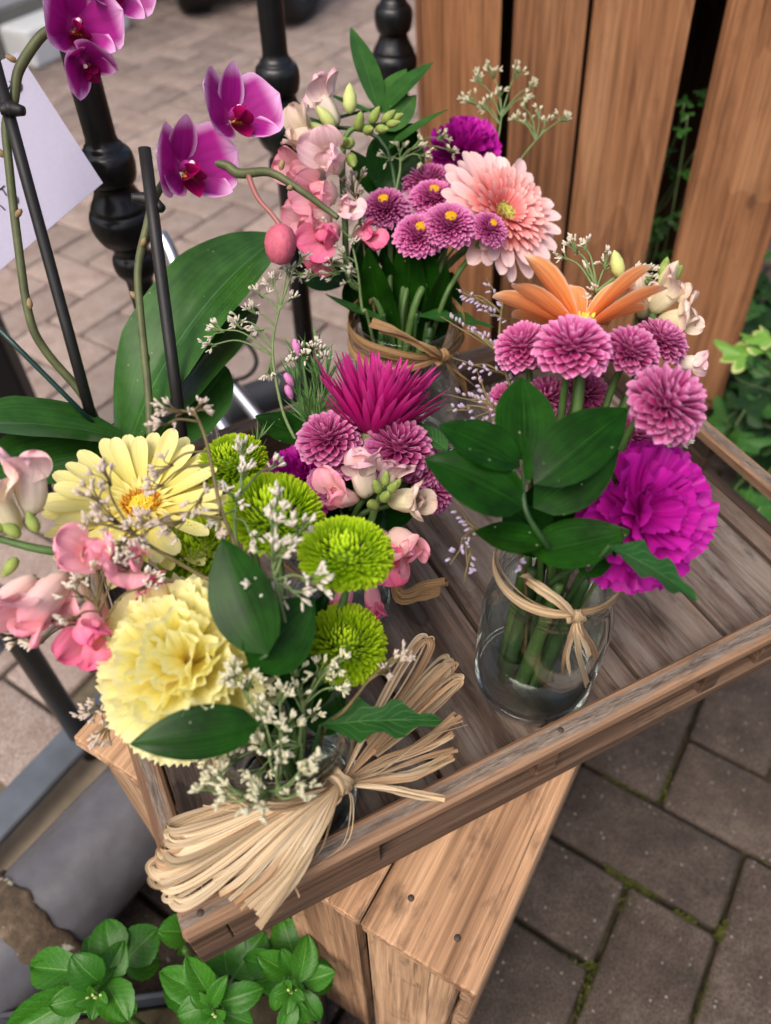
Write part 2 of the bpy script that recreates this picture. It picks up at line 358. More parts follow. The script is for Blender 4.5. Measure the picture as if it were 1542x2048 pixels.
# ------------------------------------------------------------------ pavements
def paver_mat(name, a, b, c, moss, speck, rough=.85):
    n = NT(name); n.b.inputs['Roughness'].default_value = rough; n.b.inputs['Specular IOR Level'].default_value = .3
    v = n.coords('Object', (1, 1, 1), rnd=9.0)
    base = n.ramp(n.noise(v, 22, 6, .62), [(.3, a), (.52, b), (.74, c)])
    fine = n.noise(v, 420, 3, .7)
    base = n.mix(.9, base, n.ramp(fine, [(.36, (.42, .40, .39, 1)), (.66, (1.45, 1.41, 1.38, 1))]), 'MULTIPLY')
    oi = n.n('ObjectInfo'); base = n.mix(1.0, base, n.ramp(oi.outputs['Random'], [(0, (.8, .78, .77, 1)), (.5, (1, .97, .95, 1)), (1, (1.16, 1.12, 1.1, 1))]), 'MULTIPLY')
    sp = n.n('TexVoronoi'); sp.inputs['Scale'].default_value = 120; n.l(v, sp.inputs['Vector'])
    sm = n.ramp(sp.outputs['Distance'], [(.1, (1, 1, 1, 1)), (.19, (0, 0, 0, 1))])
    sel = n.ramp(n.noise(v, 130, 1), [(.54, (0, 0, 0, 1)), (.58, (1, 1, 1, 1))])
    base = n.mix(n.math('MULTIPLY', n.math('MULTIPLY', sm, sel), .6), base, speck)
    blot = n.ramp(n.noise(v, 60, 4, .7), [(.66, (0, 0, 0, 1)), (.74, (1, 1, 1, 1))])
    base = n.mix(n.math('MULTIPLY', blot, .5), base, moss)
    n.l(base, n.b.inputs['Base Color']); n.bump(n.math('ADD', fine, n.math('MULTIPLY', n.noise(v, 70, 4), 1.4)), .6, .0018)
    return n.m
MT['paver'] = paver_mat('dark_block_paving', lin(56, 50, 45), lin(75, 67, 61), lin(93, 84, 77), lin(40, 36, 31), lin(172, 168, 160))
MT['street'] = paver_mat('pinkish_street_paving', lin(136, 121, 114), lin(151, 139, 133), lin(161, 151, 146), lin(120, 106, 97), lin(184, 178, 168))
MT['soil'] = plain('dark_joint_soil', lin(54, 49, 36), .95, 0, .1, .5, 90, .6, 200)
MT['sand'] = plain('sandy_joint', lin(96, 88, 74), .95, 0, .1, .3, 60, .4, 200)
MT['moss'] = plain('joint_moss', lin(88, 92, 46), .9, 0, .1, .45, 120, .5, 500)

E1 = np.array([math.cos(rad(-33)), math.sin(rad(-33)), 0]); E2 = np.array([math.cos(rad(57)), math.sin(rad(57)), 0])
UNIT = 0.1045
HB0 = Pz(1492, 1702, 0) - 2 * UNIT * E1 - UNIT * E2      # lower-left corner of the paver whose upper right corner shows there
def sheet(name, pts, z, mat):
    mb = MB(); mb.add([(p[0], p[1], z) for p in pts], [tuple(range(len(pts)))]); o = put(name, mb.mesh(name, False), mat); o['kind'] = 'structure'; return o
RAILP = np.array([-0.41, 0.385, 0.0]); RAILD = np.array([math.cos(rad(57.6)), math.sin(rad(57.6)), 0]); RAILN = np.array([-RAILD[1], RAILD[0], 0])   # RAILN points to the street side
ground = sheet('ground', [(-40, -40), (40, -40), (40, 60), (-40, 60)], -0.0165, MT['soil'])
lane = sheet('street', [tuple((RAILP + RAILN * .03 + RAILD * a + RAILN * b)[:2]) for a, b in ((-6, 0), (14, 0), (14, 9), (-6, 9))], -0.0115, MT['sand'])
g = .0058
def paver_mesh(nm, seed, z0=-.02):
    rr = random.Random(seed); bm = bmesh.new(); bmesh.ops.create_cube(bm, size=1.0)
    bmesh.ops.scale(bm, vec=(2 * UNIT - g, UNIT - g, .03), verts=bm.verts)
    for v in bm.verts: v.co.x += rr.uniform(-.0014, .0014); v.co.y += rr.uniform(-.0014, .0014); v.co.z += rr.uniform(-.0006, .0006) if v.co.z > 0 else 0
    bmesh.ops.bevel(bm, geom=[e for e in bm.edges if e.verts[0].co.z > 0 or e.verts[1].co.z > 0], offset=.0062, segments=3, affect='EDGES', profile=.5)
    me = bpy.data.meshes.new(nm); bm.to_mesh(me); bm.free(); me.polygons.foreach_set('use_smooth', [True] * len(me.polygons)); return me
PM_near = [paver_mesh('paver', s) for s in range(6)]; PM_far = [paver_mesh('paver', 40 + s) for s in range(6)]
near, far = [], []
for k in range(-70, 70):
    for mm in range(-25, 25):
        for typ in (0, 1):
            if typ == 0: cx, cy_, ang = k + 4 * mm + 1, k + .5, 0
            else: cx, cy_, ang = k + 4 * mm + 2.5, k, 90
            c = HB0 + UNIT * (cx * E1 + cy_ * E2)
            if c[1] < -.1 or c[1] > 7: continue
            px, py, dd = proj(c)
            if dd <= 0 or not (-130 < px < 1680 and -60 < py < 2200): continue
            side = (c - RAILP) @ RAILN
            if side < -.06:
                near.append((dd, c, ang))
            elif side > .06: far.append((dd, c, ang))
near.sort(key=lambda t: t[0]); far.sort(key=lambda t: t[0])
base_rot = math.atan2(E1[1], E1[0])
pv = put('pavement', MB().add([(-.3, -.05, -.0145), (1.6, -.05, -.0145), (1.6, 2.2, -.0145), (.75, 2.2, -.0145)], [(0, 1, 2, 3)]).mesh('pavement', False), MT['soil']); pv['kind'] = 'structure'
nn = 0
for i, (dd, c, ang) in enumerate(near):
    if nn >= 130: break
    px, py, _ = proj(c)
    nn += 1
    put('paver', PM_near[i % 6], MT['paver'], pv, M4(rz(base_rot + rad(ang) + (math.pi if i % 2 else 0)) @ rx(random.uniform(-.006, .006)) @ ry(random.uniform(-.006, .006)), c + [0, 0, -.015 + random.uniform(-.0012, .0012)]))
rest = MB(); nf = 0
for i, (dd, c, ang) in enumerate(far):
    Mx = M4(rz(base_rot + rad(ang)) @ rx(random.uniform(-.005, .005)), c + [0, 0, -.0135 + random.uniform(-.001, .001)])
    if nf < 290:
        nf += 1; put('paver', PM_far[i % 6], MT['street'], lane, Mx)
    else:
        me = PM_far[i % 6]; rest.add([v.co[:] for v in me.vertices], [tuple(p.vertices) for p in me.polygons], None, Mx)
if rest.n:
    put('distant_pavers', rest.mesh('distant_pavers'), MT['street'], lane)['kind'] = 'stuff'
# moss in the near joints: low tufts of tiny blades
mb = MB()
def tuft(c, s, n):
    for _ in range(n):
        a = random.uniform(0, 6.28); r = abs(random.gauss(0, s)); p = np.array([c[0] + r * math.cos(a), c[1] + r * math.sin(a), -.009])
        h = random.uniform(.004, .0085); wd = random.uniform(.0006, .0013); t = random.uniform(0, 6.28); le = np.array([random.uniform(-.6, .6), random.uniform(-.6, .6), 1.0]) * h
        dx = np.array([math.cos(t), math.sin(t), 0]) * wd
        mb.add([p - dx, p + dx, p + le + dx * .5, p + le - dx * .5], [(0, 1, 2, 3)])
joints = [((1340, 1590), (1420, 1650)), ((1215, 1740), (1310, 1790)), ((1270, 1790), (1250, 1830)), ((1110, 1920), (1200, 1940)), ((1190, 1930), (1160, 2040)), ((1430, 1960), (1400, 2040)), ((1500, 1690), (1542, 1720)), ((1500, 1520), (1542, 1525)), ((1360, 1830), (1385, 1845)), ((1345, 1480), (1330, 1590)), ((1460, 1840), (1440, 1880)), ((1180, 1550), (1340, 1600)), ((1000, 1990), (1100, 1925))]
for a, b in joints:
    A, B = Pz(*a, 0), Pz(*b, 0)
    for t in np.linspace(0, 1, 26): tuft(A + (B - A) * t + np.array([random.gauss(0, .001), random.gauss(0, .001), 0]), .0026 + .002 * random.random() ** 3, int((30 if (a[1] > 1700) else 20) * random.uniform(.3, 1.3)))
o = put('joint_moss', mb.mesh('joint_moss', False), MT['moss']); o['kind'] = 'stuff'; o['label'] = 'green moss growing in the joints of the dark paving'; o['category'] = 'moss'

# ------------------------------------------------------------------ far background: white house front, brick, doorstep
MT['render'] = plain('white_painted_render', lin(206, 206, 208), .8, 0, .2, .04, 3)
MT['plinth'] = plain('grey_painted_plinth', lin(120, 118, 112), .8, 0, .2, .15, 8)
MT['brick'] = plain('red_brick', lin(150, 84, 62), .85, 0, .2, .25, 14)
MT['step'] = plain('white_stone_step', lin(226, 230, 230), .6, 0, .3, .05, 6)
A0, A1 = Pz(95, 100, 0), Pz(300, 12, 0); wd = nrm((A1 - A0) * [1, 1, 0]); wn = np.array([wd[1], -wd[0], 0])
hs = thing('house', A0, 'white painted house front with grey plinth at the far edge of the street', 'building')
Rw = np.column_stack([wd, -wn, [0, 0, 1]])
def wall_piece(name, a, b, z0, z1, th, mat, off=0, parent=hs):
    c = A0 + wd * (a + b) / 2 - wn * (th / 2 + off) + np.array([0, 0, (z0 + z1) / 2])
    return put(name, box_mesh(name, b - a, th, z1 - z0, .004), mat, parent, M4(Rw, c))
wall_piece('wall', -.32, 6.0, .16, 3.0, .25, MT['render'], .01)
wall_piece('plinth', -.32, 6.0, 0, .16, .255, MT['plinth'])
wall_piece('brick_pier', -1.3, -.325, .0, 3.0, .26, MT['brick'], .02)
st = put('doorstep', box_mesh('doorstep', .5, .16, .12, .02, segs=3), MT['step'], None, M4(Rw, Pz(150, 95, .0) + np.array([-.02, .02, .061])))
tag(st, 'white rounded stone doorstep against the white house front', 'doorstep')
# small dark vehicle standing in the street, only its tyres in view
T1, T2 = Pz(388, 27, 0), Pz(580, 46, 0)
ve = thing('parked_vehicle', (T1 + T2) / 2, 'dark parked vehicle seen only by its two black tyres', 'vehicle')
def wheel(c, ax, r, wd_, rim):
    prof = [(r * .62, -wd_ / 2), (r * .9, -wd_ / 2), (r * .98, -wd_ * .38), (r, -wd_ * .2), (r, wd_ * .2), (r * .98, wd_ * .38), (r * .9, wd_ / 2), (r * .62, wd_ / 2)]
    Mx = M4(frame_z(ax), c + [0, 0, r])
    mbb = MB(); mbb.add(*lathe_geo(prof, 36, True)); t = put('tyre', mbb.mesh('tyre'), MT['black'], ve, Mx)
    if rim:
        mbb = MB(); mbb.add(*lathe_geo([(.001, -wd_ * .2), (r * .2, -wd_ * .34), (r * .5, -wd_ * .3), (r * .615, -wd_ * .46), (r * .615, wd_ * .46), (r * .3, wd_ * .2), (.001, wd_ * .2)], 36)); put('rim', mbb.mesh('rim'), MT['silver'], t, Mx)
wheel(T1 + [0, .05, 0], (.97, .25, 0), .2, .135, False)
wheel(T2 + [.02, .03, 0], (.93, -.36, 0), .2, .12, True)
put('chassis', box_mesh('chassis', .7, 1.1, .16, .03, segs=2), MT['black'], ve, M4(rz(-.1), (T1 + T2) / 2 + [.05, .62, .26]))
put('body', box_mesh('body', .66, 1.0, .5, .08, segs=3), plain('dark_grey_bodywork', lin(38, 40, 44), .3), ve, M4(rz(-.1), (T1 + T2) / 2 + [.05, .68, .60]))

# ------------------------------------------------------------------ iron railing
def rail_pt(px, py):   # intersection with the railing's vertical plane
    r = ray(px, py); t = ((RAILP - O) @ RAILN) / (r @ RAILN); return O + r * t
P1 = rail_pt(211, 310); P2 = rail_pt(552, 125); P3 = rail_pt(787, 55)
s1, s2, s3 = [(p - RAILP) @ RAILD for p in (P1, P2, P3)]
zc = (P1[2] + P2[2] + P3[2]) / 3
rl = thing('iron_railing', RAILP, 'black cast iron railing with turned balusters behind the orchid and the flower tray', 'railing')
prof = [(.0001, .02), (.0125, .02), (.0125, zc - .112)]
for r_, z_ in ((.0140, -.110), (.0150, -.1065), (.0182, -.1035), (.0196, -.099), (.0200, -.094), (.0192, -.0885), (.0172, -.0855), (.0160, -.0845), (.0158, -.0815), (.0172, -.0775), (.0198, -.0735), (.0222, -.071), (.0236, -.0705), (.0240, -.0695), (.0262, -.0660), (.0284, -.0600), (.0293, -.0540), (.0290, -.0485), (.0276, -.0440), (.0262, -.0422), (.0250, -.0418), (.0248, -.0408), (.0252, -.0398), (.0240, -.0365), (.0212, -.0320), (.0186, -.0270), (.0172, -.0225), (.0170, -.0200), (.0182, -.0192), (.0206, -.0165), (.0222, -.0110), (.0230, -.0045), (.0227, .0020), (.0212, .0065), (.0190, .0090), (.0168, .0096), (.0160, .0104), (.0160, .0130), (.0146, .0142), (.0136, .0152), (.0128, .020)):
    prof.append((r_, zc + z_))
prof += [(.0124, zc + .2), (.0122, zc + .42), (.0001, zc + .42)]
mb = MB(); mb.add(*lathe_geo(prof, 48)); bal = mb.mesh('baluster')
sp = (s3 - s1) / 2
for k in range(-1, 5):
    s = (rail_pt(146, 1446) - RAILP) @ RAILD if k == -1 else s1 + k * sp if k > 2 else (s1, s2, s3)[k]
    c = RAILP + RAILD * s; put('baluster', bal, MT['iron'], rl, M4(None, (c[0], c[1], 0)))
Rr = np.column_stack([RAILD, RAILN, [0, 0, 1]])
put('bottom_rail', box_mesh('bottom_rail', 3.4, .044, .012, .002), MT['ironbar'], rl, M4(Rr, RAILP + RAILD * .55 + [0, 0, .07]))
put('top_rail', box_mesh('top_rail', 3.4, .05, .014, .003), MT['iron'], rl, M4(Rr, RAILP + RAILD * .55 + [0, 0, zc + .42]))
# stone kerb the railing stands on
kb = put('kerb', box_mesh('kerb', 4.2, .115, .045, .006, segs=2), plain('sandstone_kerb', lin(150, 136, 116), .9, 0, .2, .2, 30, .5, 150), None, M4(Rr, RAILP + RAILD * .55 - RAILN * .005 + [0, 0, -.0005])); kb['kind'] = 'structure'
# square black post beyond the railing
bp = Pz(96, 985, 0)
po = put('street_post', box_mesh('street_post', .08, .08, 1.05, .006, segs=2), MT['bollard'], None, M4(rz(rad(20)), bp + [0, 0, .525]))
tag(po, 'square matt black post standing in the street behind the railing at left', 'post')

# ------------------------------------------------------------------ cast iron pipe with a rusty socket
n = NT('grey_painted_pipe'); n.b.inputs['Roughness'].default_value = .24
v = n.coords(); n.l(n.ramp(n.noise(v, 26, 5), [(.3, lin(78, 77, 81)), (.7, lin(98, 97, 102))]), n.b.inputs['Base Color']); n.bump(n.noise(v, 160, 5, .6), .22, .0012); MT['pipe'] = n.m
n = NT('rusty_socket'); n.b.inputs['Roughness'].default_value = .9
v = n.coords(); c = n.ramp(n.noise(v, 60, 6, .65), [(.3, lin(42, 34, 26)), (.55, lin(84, 70, 54)), (.75, lin(120, 104, 84))])
lich = n.ramp(n.noise(n.coords('Object', (34, 34, 34)), 1.0, 4, .6), [(.57, (0, 0, 0, 1)), (.60, (1, 1, 1, 1))]); n.l(n.mix(lich, c, lin(186, 182, 164)), n.b.inputs['Base Color']); n.bump(n.noise(v, 220, 5, .7), .9, .002); MT['rust'] = n.m
pa = Pz(0, 1925, .10); pd = nrm(Pz(250, 1650, .10) - pa); pr = .058
pp = thing('drain_pipe', pa, 'thick grey painted cast iron pipe lying along the foot of the railing', 'pipe')
Rp = frame_z(pd)
mb = MB(); mb.add(*lathe_geo([(pr, -.5), (pr, .75)], 48)); put('pipe_body', mb.mesh('pipe_body'), MT['pipe'], pp, M4(Rp, pa))
cs = (Pz(62, 1862, .15) - pa) @ pd
mb = MB(); prof = [(pr, -.019), (pr + .003, -.0175), (pr + .0042, -.014), (pr + .0042, .014), (pr + .003, .0175), (pr, .019)]
V, Fc, U = lathe_geo(prof, 64); V = np.array(V); V[:, 2] += np.array([.0022 * math.sin(k * 2 * math.pi * 5 / 64) + .0016 * math.sin(k * 2 * math.pi * 13 / 64) for k in range(64)] * len(prof)); mb.add(V, Fc, U)
put('pipe_socket', mb.mesh('pipe_socket'), MT['rust'], pp, M4(Rp, pa + pd * cs), label='rusty brown socket band with a pale lichen patch')

# ------------------------------------------------------------------ wooden tray
TA = 0.4538; TU = np.array([math.cos(TA), math.sin(TA), 0]); TV = np.array([-math.sin(TA), math.cos(TA), 0]); TO = np.array([-.111, .110, 0])
TW, TD, ZT, ZF = .541, .385, .490, .450
def T(u, v, z): return TO + TU * u + TV * v + np.array([0, 0, z])
Ru = np.column_stack([TU, TV, [0, 0, 1]]); Rv = np.column_stack([TV, -TU, [0, 0, 1]])
tr = thing('wooden_tray', T(TW / 2, TD / 2, ZF - .02), 'weathered brown slatted wooden tray holding the flower jars', 'tray')
edges = [.0, .0118, .0943, .177, .2588, .342, .4243, .5068, TW - .012]
edges = [.012, .0943, .177, .2588, .342, .4243, .5068, TW - .012]
for a, b in zip(edges[:-1], edges[1:]):
    plank('floor_board', (TD - .026, b - a - .0038, .011), M4(Rv, T((a + b) / 2, TD / 2, ZF - .0055 + random.uniform(-.0006, .0004))), MT['tray'], tr, .0009)
def rail(nm, u0, u1, v0, v1, z0, z1, mat, along_v=False, bev=.0018):
    c = T((u0 + u1) / 2, (v0 + v1) / 2, (z0 + z1) / 2)
    size = (v1 - v0, u1 - u0, z1 - z0) if along_v else (u1 - u0, v1 - v0, z1 - z0)
    return plank(nm, size, M4(Rv if along_v else Ru, c), mat, tr, bev, .0004)
W = .0165
ZR = ZT - .012
rail('top_rail', 0, TW, 0, W, ZR, ZT, MT['rail']); rail('top_rail', 0, TW, TD - W, TD, ZR, ZT, MT['rail'])
rail('top_rail', 0, .0155, W + .0008, TD - W - .0008, ZR, ZT - .0006, MT['rail'], True); rail('top_rail', TW - .0145, TW, W + .0008, TD - W - .0008, ZR, ZT - .0006, MT['rail'], True)
for v0, v1 in ((.0006, .0125), (TD - .0125, TD - .0006)):
    rail('bottom_rail', .0005, TW - .0005, v0, v1, ZF - .016, ZF - .0022, MT['railmid'], False, .0012)
    for u0, u1 in ((0.0002, .022), (.0225, .118), (.232, .247), (.372, .387), (TW - .115, TW - .0002)):
        rail('spacer_block', u0, u1, v0 + .001, v1 - .0006, ZF - .002, ZR - .0003, MT['railmid'], False, .0008)
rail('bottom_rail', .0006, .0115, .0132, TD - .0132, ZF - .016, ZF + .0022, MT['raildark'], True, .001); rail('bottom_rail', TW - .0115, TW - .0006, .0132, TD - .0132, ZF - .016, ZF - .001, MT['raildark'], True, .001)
for u0, u1 in ((.001, .0125), (TW - .0125, TW - .001)):
    for v0, v1 in ((.0135, .034), (.18, .20), (TD - .12, TD - .0135)):
        if u0 > .3 and v0 == .18: v0, v1 = .175, .2
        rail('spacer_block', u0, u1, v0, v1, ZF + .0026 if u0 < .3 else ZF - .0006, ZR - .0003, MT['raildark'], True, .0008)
    # recessed inner back strip closes the long sides behind the spacer blocks
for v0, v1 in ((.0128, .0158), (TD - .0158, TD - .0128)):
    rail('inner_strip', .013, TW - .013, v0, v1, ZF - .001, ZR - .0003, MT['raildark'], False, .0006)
for u0, u1 in ((.1185, .2315), (.2475, .3715), (.3875, TW - .1155)):
    rail('lath', u0, u1, .0075, .0124, ZF + .006, ZF + .0125, MT['railmid'], False, .0008)
mb = MB(); mb.add(*lathe_geo([(.0001, .0006), (.0018, .0006), (.0022, 0), (.0022, -.001)], 14)); nail = mb.mesh('nail_head')
MT['nail'] = plain('dull_steel_nail', lin(150, 150, 150), .4, .9); MT['nailrust'] = plain('rusty_nail', lin(70, 58, 50), .7, .3)
for u_, v_ in ((.012, .009), (.034, .007), (.25, .009), (.5, .01)): put('nail_head', nail, MT['nailrust'], tr, M4(None, T(u_, v_, ZT)))

# ------------------------------------------------------------------ low crate under the tray
ZS = ZF - .0165; SA = rad(59.2); SP = np.array([math.cos(SA), math.sin(SA), 0]); SQ = np.array([-math.sin(SA), math.cos(SA), 0])
SO = Pz(949, 1994, ZS)
st = thing('wooden_crate', SO * [1, 1, 0], 'low pale pine crate standing under the flower tray as a stool', 'crate', 'wooden crates')
Rs = np.column_stack([SP, SQ, [0, 0, 1]])
def S(p, q, z): return SO * [1, 1, 0] + SP * p + SQ * q + np.array([0, 0, z])
q = 0
for wq in (.0755, .078, .078, .079):
    plank('top_plank', (.42, wq, .011), M4(Rs, S(.21, q + wq / 2, ZS - .0055)), MT['pale'], st, .0012, .0012); q += wq + .003
SWD = q - .003
Rf = np.column_stack([[0, 0, 1], SQ, -SP])    # boards standing upright: grain runs vertically
def upright(p, q0, q1, z0, z1, th=.012, nm='side_board'):
    plank(nm, (z1 - z0, q1 - q0, th), M4(Rf, S(p + th / 2, (q0 + q1) / 2, (z0 + z1) / 2)), MT['pale'], st, .0012, .001)
ztop = ZS - .0118
upright(.006, .0125, .078, .02, ztop); upright(.006, .086, .150, .02, ztop); upright(.006, .168, .236, .02, ztop); upright(.006, .25, SWD - .0125, .02, ztop)
upright(.402, .0125, .1, .02, ztop); upright(.402, .12, SWD - .0125, .02, ztop)
for p in (.021, .38):
    for qq in (.0125, SWD - .0405):
        plank('corner_post', (ztop - .001, .028, .024), M4(Rf, S(p + .012, qq + .014, (ztop) / 2)), MT['pale'], st)
Rg = np.column_stack([SP, [0, 0, 1], -SQ])
for zz in (.05, .16, .27, ZS - .05):
    for qq in (.0004, SWD - .0104):
        plank('side_slat', (.40, .072, .010), M4(Rg, S(.212, qq + .005, zz)), MT['pale'], st)
for a, b, mt_ in ((915, 1876, 'nail'), (822, 1796, 'nailrust')):
    c = Pz(a, b, ZS); put('nail_head', nail, MT[mt_], st, M4(None, c))

# ------------------------------------------------------------------ tall crate standing behind the tray
UPC = -nrm(ray(912, 2520)); WC = nrm(np.array([1, .01, 0]) - (np.array([1, .01, 0]) @ UPC) * UPC); NC = np.cross(WC, UPC)   # NC points to the camera
if NC[1] > 0: NC = -NC
KO = Pd(845, 250, .95)
def K(px, py, back=0.0):
    r = ray(px, py); t = ((KO - NC * back - O) @ NC) / (r @ NC); p = O + r * t; return (p - KO) @ WC, (p - KO) @ UPC
cr = thing('wooden_crate', KO - UPC * (KO[2] - .0), 'tall cedar crate with upright slats standing on end behind the bouquets', 'crate', 'wooden crates')
Rk = np.column_stack([UPC, WC, np.cross(UPC, WC)])
zb = K(1440, 800)[1]
KH = .62
def KP(a, h, back): return KO + WC * a + UPC * h - NC * back
slats = []
for L, Rr_ in ((((845, 0), (848, 220)), ((1005, 0), (1000, 130))), (((1032, 0), (1024, 125)), ((1183, 0), (1132, 400))), (((1193, 0), (1145, 400)), ((1393, 0), (1290, 515))), (((1463, 0), (1347, 538)), ((1542, 472), (1462, 745)))):
    a = np.mean([K(*p)[0] for p in L]); b = np.mean([K(*p)[0] for p in Rr_]); slats.append((a, b))
    dz = random.uniform(-.004, .004)
    plank('slat', (KH, b - a, .012), M4(Rk, KP((a + b) / 2, zb + KH / 2 + dz, .006)), MT['cedar'], cr, .0014, .0012)
kw0, kw1 = slats[0][0], slats[-1][1]
for i in range(5):     # back slats
    a = kw0 + (kw1 - kw0) * i / 5 + .003; b = kw0 + (kw1 - kw0) * (i + 1) / 5 - .003
    plank('back_slat', (KH, b - a, .011), M4(Rk, KP((a + b) / 2, zb + KH / 2, .30)), MT['cedarshade'], cr)
Rks = np.column_stack([UPC, NC, np.cross(UPC, NC)])
for a in (kw0 + .002, kw1 - .014):
    for j in range(3):
        plank('side_board', (KH - .004, .085, .011), M4(Rks, KP(a + .006, zb + KH / 2, .058 + j * .094)), MT['cedar'], cr)
Rkb = np.column_stack([WC, NC, np.cross(WC, NC)])
for h in (zb - .012, zb + KH + .012):
    plank('end_board', (kw1 - kw0 + .004, .30, .018), M4(Rkb, KP((kw0 + kw1) / 2, h, .155)), MT['cedar'], cr)
for a in (kw0 + .02, kw1 - .05, (kw0 + kw1) / 2):
    c = KP(a, zb - .022, .12); plank('foot', (.09, .2, c[2] - .001), M4(Rkb * 1.0 if False else np.column_stack([[1, 0, 0], [0, 1, 0], [0, 0, 1]]), (c[0], c[1], (c[2] - .001) / 2)), MT['cedar'], cr)
def setmat(o, mat):
    if len(o.data.materials) == 0: o.data.materials.append(mat)
    o.material_slots[0].link = 'OBJECT'; o.material_slots[0].material = mat; return o
# ------------------------------------------------------------------ petals, leaves
def sh_gerb(t): return np.where(t < .72, .45 + .55 * (t / .72) ** .8, np.sqrt(np.clip(1 - ((t - .72) / .285) ** 2.4, 0, 1)))
def sh_oval(t): return np.sin(np.pi * np.clip(t, 0, 1) ** .85) ** .7
def sh_leaf(t): return np.sin(np.pi * np.clip(t, 0, 1) ** .85) ** .66 * (1 - .4 * t ** 6)
def sh_lance(t): return np.sin(np.pi * np.clip(t, 0, 1) ** .62) ** 1.15
def sh_spoon(t): return np.where(t < .66, .55 + .45 * (t / .66) ** .7, np.clip(1 - ((t - .66) / .345) ** 2.3, 0, 1) ** .55)
def sh_quill(t): return np.clip(np.minimum(.55 + .9 * t, 1.0) * np.clip((1 - t) / .38, 0, 1) ** .65, 0, 1)
def sh_fan(t): return .12 + .88 * t ** 1.15
def sh_og(t): return np.where(t < .62, .4 + .6 * np.sin(np.clip(t / .62, 0, 1) * math.pi / 2), np.clip(1 - ((t - .62) / .38) ** 2.2, 0, 1) ** .8)
def sh_round(t): return np.sqrt(np.clip(1 - (2 * t - 1) ** 2, 0, 1)) ** .75
def sh_lobed(t): return np.sin(np.pi * np.clip(t, 0, 1) ** .75) ** .7 * (.72 + .28 * np.cos(t * 6 * math.pi + .6))
def sh_orch(t): return np.clip(.16 + 1.05 * np.sin(np.pi * np.clip(t, 0, 1) ** 1.12), 0, 1) * np.sqrt(np.clip(1 - np.clip((t - .8) / .2, 0, 1) ** 2.2, 0, 1))
def petal_geo(L, W, shape, nu=4, nv=6, curl=0.0, curl0=0.0, cup=0.0, fold=0.0, wave=0.0, wf=3.0, serr=0.0, seed=0, twist=0.0, tipcurl=0.0, drop=0.0, ruf=0.0):
    r = np.random.default_rng(seed); t = 1 - (1 - np.linspace(0, 1, nv + 1)) ** 1.6; s = np.linspace(-1, 1, nu + 1); dt = np.diff(t)
    a = curl0 + curl * t + tipcurl * np.clip((t - .7) / .3, 0, 1) ** 2
    y = np.concatenate([[0], np.cumsum(dt * np.cos((a[1:] + a[:-1]) / 2))]) * L; z = np.concatenate([[0], np.cumsum(dt * np.sin((a[1:] + a[:-1]) / 2))]) * L
    w_ = np.maximum(shape(t), .015) * W / 2; V = []; U = []
    ph = r.uniform(0, 6.28, 3); ser = r.uniform(-1, 1, nu + 1)
    for j in range(nv + 1):
        n_ = np.array([-math.sin(a[j]), math.cos(a[j])]); tw = twist * t[j]
        for i in range(nu + 1):
            x = s[i] * w_[j]; h = cup * w_[j] * s[i] ** 2 + fold * abs(x) + wave * W * t[j] ** 2 * (math.sin(wf * s[i] + ph[0]) * .6 + math.sin(wf * 2.1 * s[i] + ph[1] + 2 * t[j]) * .4) - drop * L * t[j] ** 2 * s[i] ** 2 + ruf * W * t[j] ** 4 * math.sin(13 * s[i] + ph[2])
            ey = serr * L * t[j] ** 3 * (ser[i] * .6 + (.5 if i % 2 else -.5)) - (L * .22 * t[j] ** 2 * s[i] ** 2 if shape is sh_fan else 0)
            V.append((x * math.cos(tw), y[j] + n_[0] * h + ey * math.cos(a[j]), z[j] + n_[1] * h + x * math.sin(tw) + ey * math.sin(a[j]))); U.append(((s[i] + 1) / 2, t[j]))
    return np.array(V), gridf(nu, nv), np.array(U)
def petal_mesh(name, *a, **k):
    mb = MB(); mb.add(*petal_geo(*a, **k)); return mb.mesh(name)

# petal colours are the blooms' own pigments, base to tip
PM = {}
PM['pinkmum'] = petal_mat('pink_chrysanthemum_petal', [(0, lin(132, 16, 84)), (.45, lin(184, 56, 128)), (.8, lin(208, 104, 162)), (1, lin(222, 146, 190))], lin(224, 154, 198), .14, .55, .22, .15, rnd=.2)
PM['purplemum'] = petal_mat('purple_chrysanthemum_petal', [(0, lin(128, 16, 82)), (.5, lin(186, 54, 134)), (1, lin(214, 112, 174))], lin(224, 146, 194), .16, .55, .22, .2, rnd=.2)
PM['greenmum'] = petal_mat('lime_chrysanthemum_petal', [(0, lin(122, 158, 10)), (.5, lin(164, 200, 20)), (1, lin(194, 220, 52))], None, .1, .5, .25, .1, rnd=.2)
PM['yellowg'] = petal_mat('pale_yellow_gerbera_petal', [(0, lin(226, 196, 60)), (.3, lin(240, 226, 122)), (1, lin(246, 238, 168))], None, .1, .5, .28, .12, 14)
PM['pinkg'] = petal_mat('blush_gerbera_outer_petal', [(0, lin(240, 150, 150)), (.5, lin(240, 190, 188)), (1, lin(242, 214, 212))], None, .1, .5, .28, .15, 14)
PM['salmong'] = petal_mat('salmon_gerbera_inner_petal', [(0, lin(226, 104, 104)), (.6, lin(236, 140, 138)), (.9, lin(242, 182, 176)), (1, lin(246, 210, 200))], None, .1, .5, .28, .15, 14)
PM['orange'] = petal_mat('orange_gerbera_petal', [(0, lin(252, 130, 56)), (.4, lin(255, 160, 92)), (1, lin(255, 182, 124))], lin(255, 214, 178), .08, .5, .3, .3, 16, rnd=.06)
PM['magenta'] = petal_mat('magenta_quill_petal', [(0, lin(128, 8, 76)), (.6, lin(186, 20, 116)), (1, lin(206, 60, 146))], None, .1, .45, .22, .25, 8)
